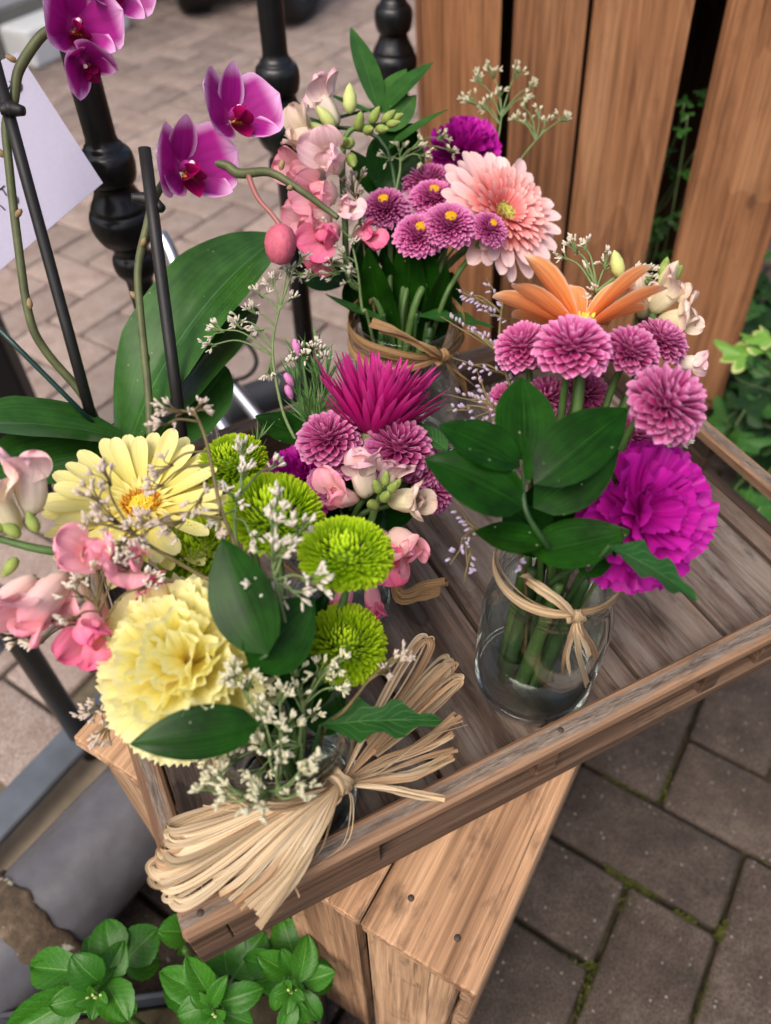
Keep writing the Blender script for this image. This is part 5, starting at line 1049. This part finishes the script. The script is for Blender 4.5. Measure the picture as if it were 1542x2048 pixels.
snapdragon('D', 'pale pink snapdragon spike at the left of the back bouquet', [(700, 560, .63), (690, 440, .62), (685, 320, .61), (700, 262, .605), (760, 250, .60), (790, 240, .60)],
           [(657, 222, .61, (-.5, .8, .3), 1.13, 'snapB'), (627, 292, .60, (-.7, .3, .65), 1.26, 'snapC'), (667, 325, .59, (-.2, -.1, .97), 1.22, 'snapB'), (622, 350, .605, (-.8, -.1, .6), 1.13, 'snapA'), (652, 388, .60, (-.4, -.3, .85), 1.22, 'snapA'), (637, 440, .605, (-.7, -.2, .65), 1.13, 'snapA'), (660, 465, .60, (-.3, -.5, .8), 1.18, 'snapD'), (652, 490, .61, (-.3, -.8, .5), 0.92, 'snapD'), (724, 468, .61, (.6, -.2, .75), 0.84, 'snapD'), (692, 415, .60, (.2, -.2, .95), 0.84, 'snapB')],
           [(700, 228, .60, (.0, .95, .3), 1.6, 'snaptip'), (668, 258, .60, (-.6, .6, .5), 1.5, 'snaptip'), (655, 278, .598, (-.6, .3, .7), 1.4, 'snaptip'), (690, 290, .597, (0, -.2, .9), 1.2, 'snapbud'), (715, 262, .597, (.2, .5, .8), 1.2, 'snapbud'), (730, 262, .597, (.4, -.3, .8), 1.1, 'snapbud'), (740, 248, .597, (.5, .6, .6), 1.1, 'snapbud'), (752, 258, .597, (.7, -.3, .6), 1.0, 'snapbud'), (764, 245, .597, (.8, .5, .5), 1.0, 'snapbud'), (772, 250, .597, (.9, 0, .4), .9, 'snapbud'), (782, 240, .597, (.9, .3, .3), .8, 'snapbud'), (703, 282, .60, (-.2, -.6, .7), 1.2, 'snapbud'), (700, 310, .60, (.2, -.8, .6), 1.3, 'snapbud')], None, 9)
ruscus_sprig('D', 'tall pointed ruscus leaves rising above the back bouquet', [((756, 222, .64), (702, 55, .66), .022, (.5, .2, .85), -.2), ((762, 228, .64), (866, 125, .65), .0225, (-.3, .6, .75), -.3), ((757, 216, .645), (812, 138, .66), .020, (-.3, .4, .85), -.2), ((770, 262, .635), (832, 190, .64), .018, (.3, .3, .9), .2), ((745, 225, .63), (652, 184, .63), .013, (0, .8, .6), .3), ((775, 300, .63), (895, 220, .64), .018, (-.2, .8, .55), -.2), ((652, 250, .63), (598, 232, .63), .010, (0, .8, .6), .1)], 'ruscuslight', k=8)
ruscus_sprig('D', 'very dark ruscus leaf standing behind the purple chrysanthemums', [((760, 385, .645), (825, 248, .645), .042, (.2, .1, .97), -.2), ((770, 400, .65), (702, 300, .65), .022, (.3, .2, .9), .2), ((700, 560, .65), (598, 545, .66), .034, (.1, .5, .85), .3), ((735, 560, .65), (720, 470, .66), .022, (.2, .1, .95), .1), ((800, 560, .665), (790, 470, .67), .030, (.2, .1, .95), .1), ((740, 630, .655), (700, 545, .67), .028, (-.2, .2, .95), .1), ((790, 640, .66), (760, 540, .675), .032, (.1, .2, .97), .1), ((830, 640, .665), (850, 530, .68), .034, (.2, .2, .95), .1), ((870, 640, .66), (905, 545, .675), .030, (.3, .2, .93), .1), ((860, 560, .675), (840, 440, .69), .032, (.2, .1, .97), .1)], k=9)
_cd = np.array(JARS['D']['c']); _lv = []
for i_ in range(5):
    a_ = i_ * .55 + .4; b_ = proj(_cd + np.array([math.cos(a_) * .016, math.sin(a_) * .016, ZF + .085])); e_ = proj(_cd + np.array([math.cos(a_) * .034, math.sin(a_) * .034, ZF + .185 + .012 * (i_ % 3)])); _lv.append((b_, e_, .030, (math.cos(i_ * 2.1) * .5, .1, .9), .2))
ruscus_sprig('D', 'bunch of dark leaves filling the neck of the back jar', _lv, k=14, stem=False)
ruscus_sprig('D', 'toothed dark green leaf over the right rim of the back jar', [((832, 632, .615), (985, 655, .62), .032, (.0, .8, .6), -.3)], 'mumleaf', 'chrysanthemum_leaf', 10, True, 'leaf', sh_lobed)
ruscus_sprig('D', 'narrow leaf lying across the left rim of the back jar', [((770, 640, .62), (652, 588, .625), .013, (.1, .8, .55), .3)], 'mumleaf', 'chrysanthemum_leaf', 11, True, 'leaf')
G4 = 'statice sprigs in the back bouquet'
statice('D', 'airy white statice sprig standing against the cedar crate slats', [(940, 420, .68), (990, 300, .69), (1005, 220, .70)],
        [(960, 165, .70, .010, 22, .97), (985, 150, .70, .010, 22, .98), (1030, 150, .70, .010, 24, .99), (1060, 175, .70, .007, 14, .98), (1045, 195, .70, .008, 16, .96), (945, 205, .70, .011, 26, .9), (975, 215, .70, .010, 22, .92), (1000, 190, .70, .007, 14, .95)], 'statcream', 'twig', .0056, .001, 17, group=G4)
statice('D', 'white statice sprig reaching right across the second cedar slat', [(960, 430, .67), (1040, 320, .68), (1090, 260, .69)],
        [(1125, 240, .69, .010, 20, .98), (1090, 245, .69, .007, 12, .97), (1055, 245, .69, .007, 12, .9), (1075, 225, .69, .006, 10, .92), (1035, 240, .69, .008, 14, .9), (1048, 215, .69, .006, 10, .9)], 'statcream', 'twig', .0052, .001, 18, group=G4)
statice('D', 'white statice clusters in front of the dark leaf in the back bouquet', [(790, 420, .63), (800, 340, .625), (800, 315, .625)],
        [(800, 300, .625, .009, 18, .98), (830, 295, .625, .009, 18, .96), (845, 312, .625, .008, 16, .95), (880, 275, .64, .009, 18, .9), (775, 318, .625, .006, 10, .96), (900, 300, .64, .006, 10, .9)], 'statcream', 'twig', .0052, .001, 19, group=G4)
statice('D', 'loose white statice sprig at the left below the pink snapdragon', [(725, 620, .61), (715, 540, .60), (700, 470, .60)],
        [(690, 515, .595, .010, 20, .8), (670, 545, .595, .011, 22, .7), (705, 490, .595, .006, 10, .9), (660, 450, .595, .007, 10, .98), (720, 445, .595, .006, 10, .98), (600, 550, .60, .008, 12, .75), (580, 535, .60, .007, 12, .75), (630, 550, .60, .007, 10, .75), (700, 560, .595, .008, 14, .65)], 'statice', 'twig', .0054, .0009, 20, group=G4)
statice('D', 'brown statice sprig beside the snapdragon stem in the back bouquet', [(740, 600, .625), (725, 470, .62), (710, 390, .615)],
        [(705, 375, .612, .010, 20, .97), (715, 395, .612, .009, 16, .95), (695, 400, .612, .008, 14, .95), (720, 360, .612, .007, 12, .98), (590, 275, .62, .009, 14, .99)], 'statgrey', 'twigbrown', .0052, .0009, 21, group=G4)
# loose extra stems in jars C and D (cut stems seen through the glass and between the heads)
for jk, N, lab in (('C', 7, 'bundle of cut green stems standing in the water of the right jar'), ('D', 13, 'bundle of pale green stems standing in the back jar')):
    j = JARS[jk]; c = np.array(j['c']); t = thing('stem_bundle', c + [0, 0, ZF + .012], lab, 'stems')
    rr = random.Random(ord(jk))
    for i in range(N):
        a = 2 * math.pi * i / N; b = c + np.array([math.cos(a) * .014 - .008, math.sin(a) * .010 - .004, 0]); b[2] = ZF + .012 + rr.uniform(0, .006)
        e = c + np.array([math.cos(a) * .02, math.sin(a) * .02, 0]); e[2] = ZF + j['h'] - .012 + rr.uniform(-.012, .0) + (.03 if jk == 'C' else 0)
        tube('stem', [b, (b + e) / 2 + [0, 0, .0], e], [.0056 if jk == 'C' else .0032, .0046 if jk == 'C' else .0034, .003], MT['stem' if i % 2 else 'stemdark'], t, 8, 5)
# ------------------------------------------------------------------ orchid in a clear pot
OC = T(.085, .318, ZF)
orc = thing('potted_orchid', OC, 'magenta moth orchid in a clear plastic pot at the back left of the tray', 'orchid')
n = NT('thin_clear_plastic'); n.b.inputs['Base Color'].default_value = (.9, .92, .94, 1); n.b.inputs['Roughness'].default_value = .12; n.b.inputs['Transmission Weight'].default_value = 1.0; n.b.inputs['IOR'].default_value = 1.2; MT['clearpot'] = n.m
mb = MB(); mb.add(*lathe_geo([(.0004, .001), (.034, .001), (.0365, .004), (.0455, .092), (.0485, .094), (.0490, .098), (.0470, .0985), (.0445, .094), (.0355, .006), (.0004, .0028)], 48)); put('pot', mb.mesh('pot'), MT['clearpot'], orc, M4(None, OC))
mb = MB(); rr = random.Random(3)
for i in range(120):
    a = rr.uniform(0, 6.28); q = rr.uniform(0, .036) ; z = rr.uniform(.008, .086); q = min(q, .031 + z * .09 - .008)
    me = box_mesh('chip', rr.uniform(.008, .016), rr.uniform(.006, .01), rr.uniform(.004, .007), .001)
    mb.add([v.co[:] for v in me.vertices], [tuple(p.vertices) for p in me.polygons], None, M4(rz(rr.uniform(0, 6)) @ rx(rr.uniform(0, 3)), (q * math.cos(a), q * math.sin(a), z))); bpy.data.meshes.remove(me)
put('bark_chips', mb.mesh('bark_chips', False), plain('orchid_bark', lin(84, 60, 42), .9, 0, .2, .4, 90, .4, 300), orc, M4(None, OC), kind='stuff')
crown = OC + np.array([0, 0, .098])
def oleaf(b, e, W_, hint, curl, bx=None, fold=.22, shp=sh_leaf, curl0=None):
    B = Pd(*b) if len(b) == 3 else b; E_ = Pd(*e); L = np.linalg.norm(E_ - B)
    me = petal_mesh('leaf', L * (1 + .05 * abs(curl)), W_, shp, 12, 22, curl=curl, curl0=-curl / 2 if curl0 is None else curl0, fold=fold, seed=int(b[0] * 1000) % 97)
    put('leaf', me, LM['orchidleaf'], orc, M4(frame_y(E_ - B, vd(*hint)), B))
def sh_ol(t): return np.clip(.35 + .75 * np.sin(np.pi * np.clip(t, 0, 1) ** 1.05), 0, 1) * np.sqrt(np.clip(1 - np.clip((t - .86) / .14, 0, 1) ** 2, 0, 1))
oleaf((262, 880, .585), (556, 478, .60), .084, (-.35, .35, .87), -.8, shp=sh_ol, fold=.34)
oleaf((285, 880, .585), (512, 620, .60), .060, (-.3, .45, .84), -.5, shp=sh_ol)
oleaf((330, 890, .585), (452, 735, .60), .044, (.2, .3, .93), .3, shp=sh_ol)
oleaf((250, 880, .57), (-70, 850, .50), .056, (-.05, .72, .69), -.45, shp=sh_ol)
oleaf((240, 900, .565), (-30, 960, .50), .064, (.1, .7, .7), -.3, shp=sh_ol)
oleaf((258, 905, .56), (230, 985, .52), .036, (.3, .3, .9), .3, shp=sh_ol)
def stake(a, b, r, mat): tube('stake', [Pd(*a), Pd(*b)], r, MT[mat], orc, 12, 3)
stake((366, 890, .548), (289, 296, .515), .0042, 'stake')
stake((190, 860, .57), (-12, 120, .50), .0040, 'stake')
stake((185, 845, .56), (-20, 640, .52), .0018, 'greenstake')
def spike(pts, r, name='flower_spike'): return tube(name, [Pd(*p) for p in pts], r, MT['spike'], orc, 10, 8)
spike([(205, 868, .575), (165, 790, .565), (90, 700, .55), (58, 630, .54), (35, 480, .53), (18, 330, .52), (12, 250, .515), (28, 200, .512), (38, 140, .51), (80, 75, .51), (120, 45, .505), (150, -30, .50)], [.0032, .0030, .0028, .0034, .0030])
spike([(302, 895, .55), (296, 780, .546), (282, 640, .54), (276, 540, .537), (292, 460, .54), (310, 395, .535), (350, 340, .53), (400, 326, .527), (450, 330, .525), (480, 347, .525), (540, 345, .528), (600, 380, .53), (655, 420, .535), (676, 436, .535)], [.0030, .0028, .0028, .0028, .0034, .0025, .0018])
tube('bud_stalk', [Pd(497, 352, .525), Pd(515, 395, .522), Pd(545, 430, .52), Pd(563, 455, .52)], [.0019, .0015, .0018], plain('pink_bud_stalk', lin(150, 92, 88), .5), orc, 8, 6)
mb = MB(); V, Fc, U = lathe_geo([(.0002, -.0135), (.006, -.012), (.0095, -.006), (.0108, .0), (.0098, .006), (.0068, .0105), (.002, .0128), (.0002, .013)], 24); V = np.array(V)
ang = np.arctan2(V[:, 1], V[:, 0]); V[:, :2] *= (1 + .06 * np.cos(ang * 3))[:, None]; mb.add(V, Fc, U)
put('bud', mb.mesh('bud'), plain('dusky_pink_bud', lin(186, 92, 112), .55, 0, .3, .15, 260, .5, 500), orc, M4(frame_z(vd(.1, .95, .3)), Pd(562, 488, .518)))
tipb = MB(); tipb.add(*lathe_geo([(.0002, -.003), (.0024, -.001), (.003, .002), (.0022, .006), (.0002, .008)], 10)); tb = tipb.mesh('node')
for px, py, d, dr in ((28, 120, .508, (-.8, .3, .4)), (5, 310, .518, (-.6, .7, .4)), (35, 430, .525, (.7, .6, .4)), (60, 612, .535, (0, 1, .3)), (286, 488, .535, (.5, .6, .6)), (295, 720, .555, (0, 1, .4)), (562, 335, .526, (.3, .9, .3)), (582, 375, .526, (-.3, -.5, .8)), (272, 595, .546, (-.6, .7, .4))): put('node', tb, MT['node'], orc, M4(frame_z(vd(*dr)) * .7, Pd(px, py, d)))
for (a, b, c_) in (((298, 400, .525), (262, 395, .522), (325, 418, .523)), ((20, 218, .505), (0, 222, .503), (48, 222, .505))):
    tube('clip', [Pd(*b), Pd(*a), Pd(*c_)], [.0026, .0052, .0030], MT['stake'], orc, 10, 5)
# flowers
OP = [petal_mesh('petal', 1.0, .62, sh_oval, 10, 10, curl=.25, curl0=.05, cup=.10, seed=1), petal_mesh('petal', 1.0, 1.12, sh_orch, 12, 10, curl=.35, curl0=.0, cup=.10, wave=.02, seed=2)]
mbl = MB()
mbl.add(*petal_geo(.50, .46, sh_leaf, 8, 8, curl=1.0, curl0=-.3, cup=.5), M4(rz(math.pi) @ rx(.35), (0, -.06, .10)))
for s in (1, -1): mbl.add(*petal_geo(.46, .40, sh_round, 6, 6, curl=.5, curl0=.3, cup=.25), M4(rz(math.pi + s * .75) @ rx(.95), (s * -.05, -.05, .08)))
LIPM = mbl.mesh('lip')
mb = MB(); V, Fc, U = tube_geo(catmull([(0, .02, .02), (0, .05, .18), (0, .03, .34)], 4), [.07, .085, .075, .03], 10); mb.add(V, Fc, U); COLM = mb.mesh('column')
mb = MB(); mb.add(*lathe_geo([(.001, -.05), (.05, -.03), (.062, .01), (.04, .045), (.001, .06)], 10)); CAPM = mb.mesh('anther_cap'); mb = MB()
for s in (-1, 0, 1): V, Fc, U = tube_geo([(s * .05, -.10, .10), (s * .07, -.13, .17), (s * .05, -.16, .22)], [.03, .035, .012], 6); mb.add(V, Fc, U)
CALM = mb.mesh('callus')
MT['column'] = plain('magenta_column', lin(186, 60, 150), .4); MT['cap'] = plain('pale_anther_cap', lin(240, 206, 214), .4); MT['callus'] = plain('orange_callus', lin(214, 140, 50), .5, 0, .3, .3, 900)
def orchid_flower(px, py, d, face, up, s, cups=1.0, seed=0):
    c = Pd(px, py, d); n_ = vd(*face); rr = random.Random(seed); Mx = M4(frame_z(n_, vd(*up)), c)
    f = put('flower', COLM, MT['column'], orc, M4(Mx[:3, :3] * s, c))
    fwd = .42 * cups
    for ph, L, mi, tl in ((0, .92, 0, fwd), (2.2, .88, 0, fwd * .9), (-2.2, .88, 0, fwd * .9), (1.33, 1.0, 1, fwd * 1.1), (-1.33, 1.0, 1, fwd * 1.1)):
        m3 = rz(ph + rr.uniform(-.08, .08)) @ rx(tl + rr.uniform(-.08, .12)) @ ry(rr.uniform(-.12, .12))
        put('petal', OP[mi], PM['orchid'], f, Mx @ M4(m3 * s * L, np.array([0, 0, .012 * s * (1 if mi else -1)]) + rz(ph) @ np.array([0, .05 * s, 0])))
    Ml = M4(Mx[:3, :3] * s, c)
    put('lip', LIPM, PM['lip'], f, Ml @ M4(None, (0, -.04, .02))); put('anther_cap', CAPM, MT['cap'], f, Ml @ M4(None, (0, .03, .36))); put('callus', CALM, MT['callus'], f, Ml)
orchid_flower(462, 240, .525, (.58, .12, .76), (-.3, 1, .1), .037, .9, 1)
orchid_flower(362, 340, .518, (.70, -.1, .66), (-.4, 1, .1), .039, 1.0, 2)
orchid_flower(148, 55, .50, (.55, -.25, .75), (-.2, 1, .1), .034, 1.2, 3)
orchid_flower(162, 118, .497, (.5, -.75, .35), (-.5, .6, .4), .026, 1.6, 4)
orchid_flower(215, -25, .50, (.65, -.2, .7), (0, 1, .1), .032, 1.2, 5)
orchid_flower(45, -45, .50, (-.3, -.1, .9), (.3, 1, .1), .032, 1.0, 6)

# ------------------------------------------------------------------ paper card with handwriting
T_, R__, B_ = Pd(36, 104, .575), Pd(206, 366, .60), Pd(-70, 600, .60); _pn = np.cross(R__ - T_, B_ - T_); _rl = ray(-230, 240); L_ = O + _rl * (((T_ - O) @ _pn) / (_rl @ _pn))
nn_ = nrm(np.cross(R__ - T_, L_ - T_)); nn_ = nn_ if nn_ @ FWD < 0 else -nn_
mb = MB(); off = nn_ * .0003
q = np.array([T_, R__, B_, L_]); cc = q.mean(0)
mb.add(np.concatenate([q + off - cc, q - off - cc]), [(0, 1, 2, 3), (7, 6, 5, 4), (0, 4, 5, 1), (1, 5, 6, 2), (2, 6, 7, 3), (3, 7, 4, 0)])
card = put('paper_sign', mb.mesh('paper_sign', False), MT['paper'], None, M4(None, cc)); tag(card, 'pale lilac paper card with black handwriting hung on the railing', 'sign')
def on_card(px, py): r = ray(px, py); return O + r * (((q[0] + nn_ * .0009 - O) @ nn_) / (r @ nn_))
for st_ in ([(19, 162), (22, 168), (16, 178), (13, 183)], [(38, 162), (43, 170), (42, 180), (36, 184)], [(-2, 380), (3, 376), (9, 371)], [(3, 377), (8, 383), (13, 391)], [(27, 389), (34, 395), (36, 403), (31, 409)], [(-4, 408), (3, 413), (10, 420)]):
    tube('handwriting', [on_card(*p) for p in st_], .0005, MT['ink'], card, 5, 5)

# ------------------------------------------------------------------ bicycle parts beyond the railing
bk = thing('bicycle', rail_pt(480, 830) * [1, 1, 0] + RAILN * .12, 'dark bicycle standing behind the railing with silver tubes and a cable loop', 'bicycle')
def btube(name, pts, r, mat): return tube(name, [Pd(*p) for p in pts], r, MT[mat], bk, 14, 6)
MT['frame'] = plain('grey_black_frame_paint', lin(56, 58, 64), .45, 0, .5, .2, 40)
btube('frame_tube', [(440, 822, 1.12), (520, 795, 1.14), (640, 752, 1.17)], .026, 'frame')
btube('stay', [(448, 750, 1.05), (480, 790, 1.05), (520, 840, 1.05), (560, 900, 1.05)], .009, 'silver')
btube('stay', [(430, 830, 1.05), (450, 860, 1.05), (470, 900, 1.05)], .010, 'silver')
btube('brake_cable', [(488, 680, 1.04), (508, 705, 1.04), (512, 730, 1.04), (495, 752, 1.04), (462, 763, 1.04)], .003, 'black')
btube('handlebar', [(322, 470, .98), (338, 498, .98), (350, 530, .98), (352, 560, .98)], .009, 'silver')
btube('brake_cable', [(300, 500, .99), (330, 540, .99), (352, 590, .99)], .004, 'black')
hb = Pd(28, 1352, 1.12); nb = nrm(RAILN * -.8 + np.array([0, 0, .6]))
def ring(name, r, rin, th, mat, off=0): 
    mb = MB(); mb.add(*lathe_geo([(rin, -th), (r, -th), (r, th), (rin, th)], 40, True)); return put(name, mb.mesh(name, False), MT[mat], bk, M4(frame_z(nb), hb + nb * off))
ring('chainring', .062, .050, .0015, 'frame'); ring('chainring', .047, .036, .0015, 'silver', .006); ring('hub', .016, .001, .02, 'silver')
for i in range(5):
    a = i * 1.2566; f_ = frame_z(nb); tube('chainring_arm', [hb, hb + (f_[:, 0] * math.cos(a) + f_[:, 1] * math.sin(a)) * .05], .0045, MT['frame'], bk, 8, 3)
btube('crank_arm', [(28, 1352, 1.10), (70, 1400, 1.09), (120, 1450, 1.08)], .011, 'frame')
btube('chain', [(-30, 1310, 1.12), (30, 1270, 1.13), (110, 1195, 1.16)], .005, 'frame')
btube('tyre', [(-60, 1300, 1.2), (20, 1390, 1.18), (100, 1450, 1.17), (160, 1480, 1.17)], .019, 'black')
bo = thing('brass_fitting', Pd(178, 1290, .56), 'small brown metal bolt poking out left of the yellow carnation', 'bolt')
tube('shank', [Pd(176, 1300, .56), Pd(190, 1340, .565)], .0042, plain('brown_metal', lin(110, 92, 78), .45, .5), bo, 12, 2); tube('collar', [Pd(174, 1288, .56), Pd(179, 1306, .56)], .0062, plain('brass_collar', lin(136, 110, 78), .45, .6), bo, 12, 2)

# ------------------------------------------------------------------ leafy plants
def ivy_geo(seed, s=1.0):
    r = random.Random(seed); lob = [(0, .62), (.35, .36), (.75, .62), (1.2, .50), (1.57, 1.0), (1.94, .50), (2.39, .62), (2.79, .36), (3.14, .62)]
    an = np.linspace(-.55, math.pi + .55, 34); rad_ = np.interp(an, [-.9, -.55] + [a for a, _ in lob] + [math.pi + .55], [.2, .34] + [v * r.uniform(.92, 1.08) for _, v in lob] + [.34])
    V = [(0, 0, 0)]; U = [(.5, .0)]; n_ = len(an)
    for k, f in enumerate((.33, .66, 1.0)):
        for a, q in zip(an, rad_):
            x, y = math.cos(a) * q * f, math.sin(a) * q * f; V.append((x, y, -.10 * f * f + .05 * math.sin(a * 5) * f)); U.append((.5 + .5 * f * (1 if a < 1.57 else -1) * abs(math.cos(a)) ** .3, .1 + .9 * f * max(0, math.sin(a)) * q))
    Fc = [(0, 1 + i, 2 + i) for i in range(n_ - 1)] + [(1 + k * n_ + i, 1 + (k + 1) * n_ + i, 2 + (k + 1) * n_ + i, 2 + k * n_ + i) for k in range(2) for i in range(n_ - 1)]
    return V, Fc, U
IVY = []
for s in range(4): mb = MB(); mb.add(*ivy_geo(s)); IVY.append(mb.mesh('leaf'))
def ivy_plant(label, leaves, root, k=0, name='ivy_plant'):
    t = thing(name, root, label, 'plant'); rr = random.Random(k)
    for i, (px, py, d, s, mk, fa) in enumerate(leaves):
        c = Pd(px, py, d); Rm = frame_z(vd(*fa), vd(rr.uniform(-1, 1), rr.uniform(-.3, 1), 0)); o = setmat(put('leaf', IVY[i % 4], None, t, M4(Rm * s, c)), LM[mk])
        if i % 2 == 0:
            tube('stem', [c, c - vd(*fa) * .02 + [0, 0, -.02], (c + np.asarray(root)) / 2 + [rr.uniform(-.03, .03), rr.uniform(-.03, .03), 0], np.asarray(root) + [rr.uniform(-.1, .1), rr.uniform(-.08, .08), -.01]], .0014, MT['twig'], t, 5, 5)
    return t
rr = random.Random(12)
lv = [(1492, 712, 1.0, .05, 'ivyvar', (-.1, .5, .85)), (1532, 706, 1.0, .045, 'ivyvar', (.3, .6, .7)), (1540, 672, 1.0, .036, 'ivyvar', (0, .5, .85)), (1516, 690, 1.01, .016, 'ivyvar', (.2, .7, .7)), (1505, 676, 1.04, .022, 'ivyvar', (-.2, .7, .7))]
ivy_plant('variegated ivy shoot with pale edged leaves beside the cedar crate', lv, Pz(1560, 830, .0), 1)
lv = []
for i in range(95):
    px, py = rr.uniform(1445, 1640), rr.uniform(500, 1080)
    if px < 1470 and py < 760: px += 70
    d0 = .95 / max(.2, (.741 + .672 * (py - 1024) / 1550)); d = min(d0 - rr.uniform(.03, .30), 1.45)
    lv.append((px, py, d, rr.uniform(.045, .08), rr.choice(['ivyshade', 'ivyshade', 'ivy']), (rr.uniform(-.5, .4), rr.uniform(.3, .9), .8)))
lv += [(1478, 880, 1.12, .055, 'ivy', (-.2, .7, .7)), (1520, 1015, .95, .05, 'ivy', (.1, .5, .85)), (1535, 1050, .95, .05, 'ivy', (0, .4, .9)), (1490, 820, 1.15, .055, 'ivyshade', (0, .6, .8))]
ivy_plant('dense green ivy in painted shade growing at the right behind the tray', lv, Pz(1560, 900, .0), 2)
lv = []
kd = proj(KP(slats[2][1] + .03, .0, .1))[2]
for i in range(22):
    py = rr.uniform(180, 520); x0 = 1393 - py * .2; x1 = 1463 - py * .215
    lv.append((rr.uniform(x0 - 15, x1 + 15), py, .95 + rr.uniform(.035, .10) + (py - 250) * .00045, rr.uniform(.016, .03), rr.choice(['ivyshade', 'ivy', 'ivy']), (rr.uniform(-.4, .4), rr.uniform(.2, .8), .8)))
ivy_plant('small ivy growing inside the tall cedar crate behind its slats', lv, KP((slats[2][1] + slats[3][0]) / 2, zb + .05, .15), 3)
# busy lizzie seedlings in a trough at the front left
def sh_imp(t): return np.where(t < .2, .05 + .1 * t, np.sin(np.pi * np.clip((t - .17) / .83, 0, 1) ** .95) ** .75 * (.97 + .03 * np.sin(t * 60)) + .03) * np.where(t > .97, .6, 1)
IMPL = [petal_mesh('leaf', 1.0, .60 + .05 * (s % 3), sh_imp, 10, 18, curl=-.5 - .15 * s, curl0=.2 + .08 * s, fold=.28 - .05 * (s % 3), wave=.07, wf=5 + s, seed=s, serr=0.0) for s in range(6)]
def impatiens(label, centre, leaves, k=0, buds=True):
    c = Pd(*centre); rt = c * [1, 1, 0] + [0, 0, .02]; t = thing('impatiens_plant', rt, label, 'plant', 'young leafy plants at the front left'); rr = random.Random(k * 5 + 2)
    def leaf(e, b, s):
        dv = e - b; L = np.linalg.norm(dv); put('leaf', IMPL[rr.randrange(6)], LM['impatiens'], t, M4(frame_y(dv, vd(rr.uniform(-.35, .35), rr.uniform(.1, .6), .85)) * L * np.array([s, 1.0, 1.0]), b))
    for i, (px, py, d, s) in enumerate(leaves):
        b0 = c + RIGHT * rr.uniform(-.006, .006) + IMUP * rr.uniform(-.006, .006) + FWD * rr.uniform(0, .02); e0 = Pd(px, py, d) + FWD * rr.uniform(-.012, .02); leaf(b0 + (e0 - b0) * rr.uniform(.72, 1.08), b0, s * rr.uniform(.72, 1.05))
    for i in range(5 if buds else 0):       # lower, shaded whorl
        a_ = i * .9 + rr.uniform(-.2, .2) + k; b_ = c - FWD * -.035 + np.array([0, 0, -.012]); leaf(b_ + (RIGHT * math.cos(a_) + IMUP * math.sin(a_)) * rr.uniform(.034, .05) + FWD * .012, b_, 1.1)
    for i in range(4 if buds else 0):       # small young leaves at the tip
        a_ = i * 1.6 + k * .7; leaf(c + (RIGHT * math.cos(a_) + IMUP * math.sin(a_)) * .013 - FWD * .014, c - FWD * .002, .9)
    tube('stem', [rt, (rt + c) / 2 + [.006, -.004, 0], c], [.0042, .0034, .0026], MT['stem'], t, 8, 5)
    if buds:
        for q_ in range(4): setmat(put('bud', tb, None, t, M4(frame_z(vd(q_ % 2 - .5, .4, .8)) * .42, c + RIGHT * (.003 * (q_ - 1.5)) + IMUP * .002 * (q_ % 2) - FWD * .006)), MT['snaptip'])
    return t
impatiens('leafy green seedling nearest the rusty pipe socket', (195, 1985, .60), [(150, 1895, .60, 1.0), (236, 1900, .60, .9), (255, 1872, .64, .7), (78, 2008, .59, 1.0), (45, 1950, .62, .7), (130, 2050, .585, 1.0), (255, 2050, .585, 1.1), (285, 2060, .6, .9), (100, 1930, .63, .9), (20, 2060, .6, .8)], 0)
impatiens('leafy green seedling below the front corner of the tray', (432, 2022, .59), [(372, 1890, .60, .85), (362, 1985, .585, .9), (462, 1935, .585, .8), (535, 1985, .585, .9), (330, 2060, .58, .9), (400, 2090, .58, 1), (510, 2085, .58, 1), (300, 1950, .61, .8), (332, 1975, .62, .8)], 1)
impatiens('leafy green seedling beside the pale crate boards', (582, 1975, .60), [(556, 1865, .61, .85), (612, 1885, .605, .9), (682, 1938, .605, .9), (500, 1905, .60, .8), (468, 1925, .63, .9), (602, 2068, .59, .8), (655, 2052, .60, .8), (540, 2050, .60, .8), (560, 2080, .59, .9)], 2)
impatiens('single round seedling leaf left of the tray corner', (370, 1900, .64), [(312, 1858, .64, 1.1), (352, 1935, .64, .7)], 3, False)
tro = thing('planting_trough', Pz(330, 1990, .08) * [1, 1, 0], 'dark plastic planting trough under the green seedlings', 'planter')
a0, a1 = Pz(-40, 2040, .12), Pz(640, 1950, .12); ad = nrm((a1 - a0) * [1, 1, 0]); an_ = np.array([-ad[1], ad[0], 0]); Lt = np.linalg.norm((a1 - a0)[:2]); Rt_ = np.column_stack([ad, an_, [0, 0, 1]]); ctr = (a0 + a1) / 2 * [1, 1, 0] - an_ * .07
for nm, sx, sy, off_, sz, zc_ in (('trough_side', Lt, .005, an_ * .07, .13, .065), ('trough_side', Lt, .005, an_ * -.07, .13, .065), ('trough_end', .005, .134, ad * (Lt / 2 - .003), .129, .0645), ('trough_end', .005, .134, ad * (-Lt / 2 + .003), .129, .0645)):
    put(nm, box_mesh(nm, sx, sy, sz, .0015), plain('dark_grey_plastic', lin(52, 56, 62), .4), tro, M4(Rt_, ctr + off_ + [0, 0, zc_]))
put('compost', box_mesh('compost', Lt - .012, .13, .1, .002), MT['soil'], tro, M4(Rt_, ctr + [0, 0, .052]))
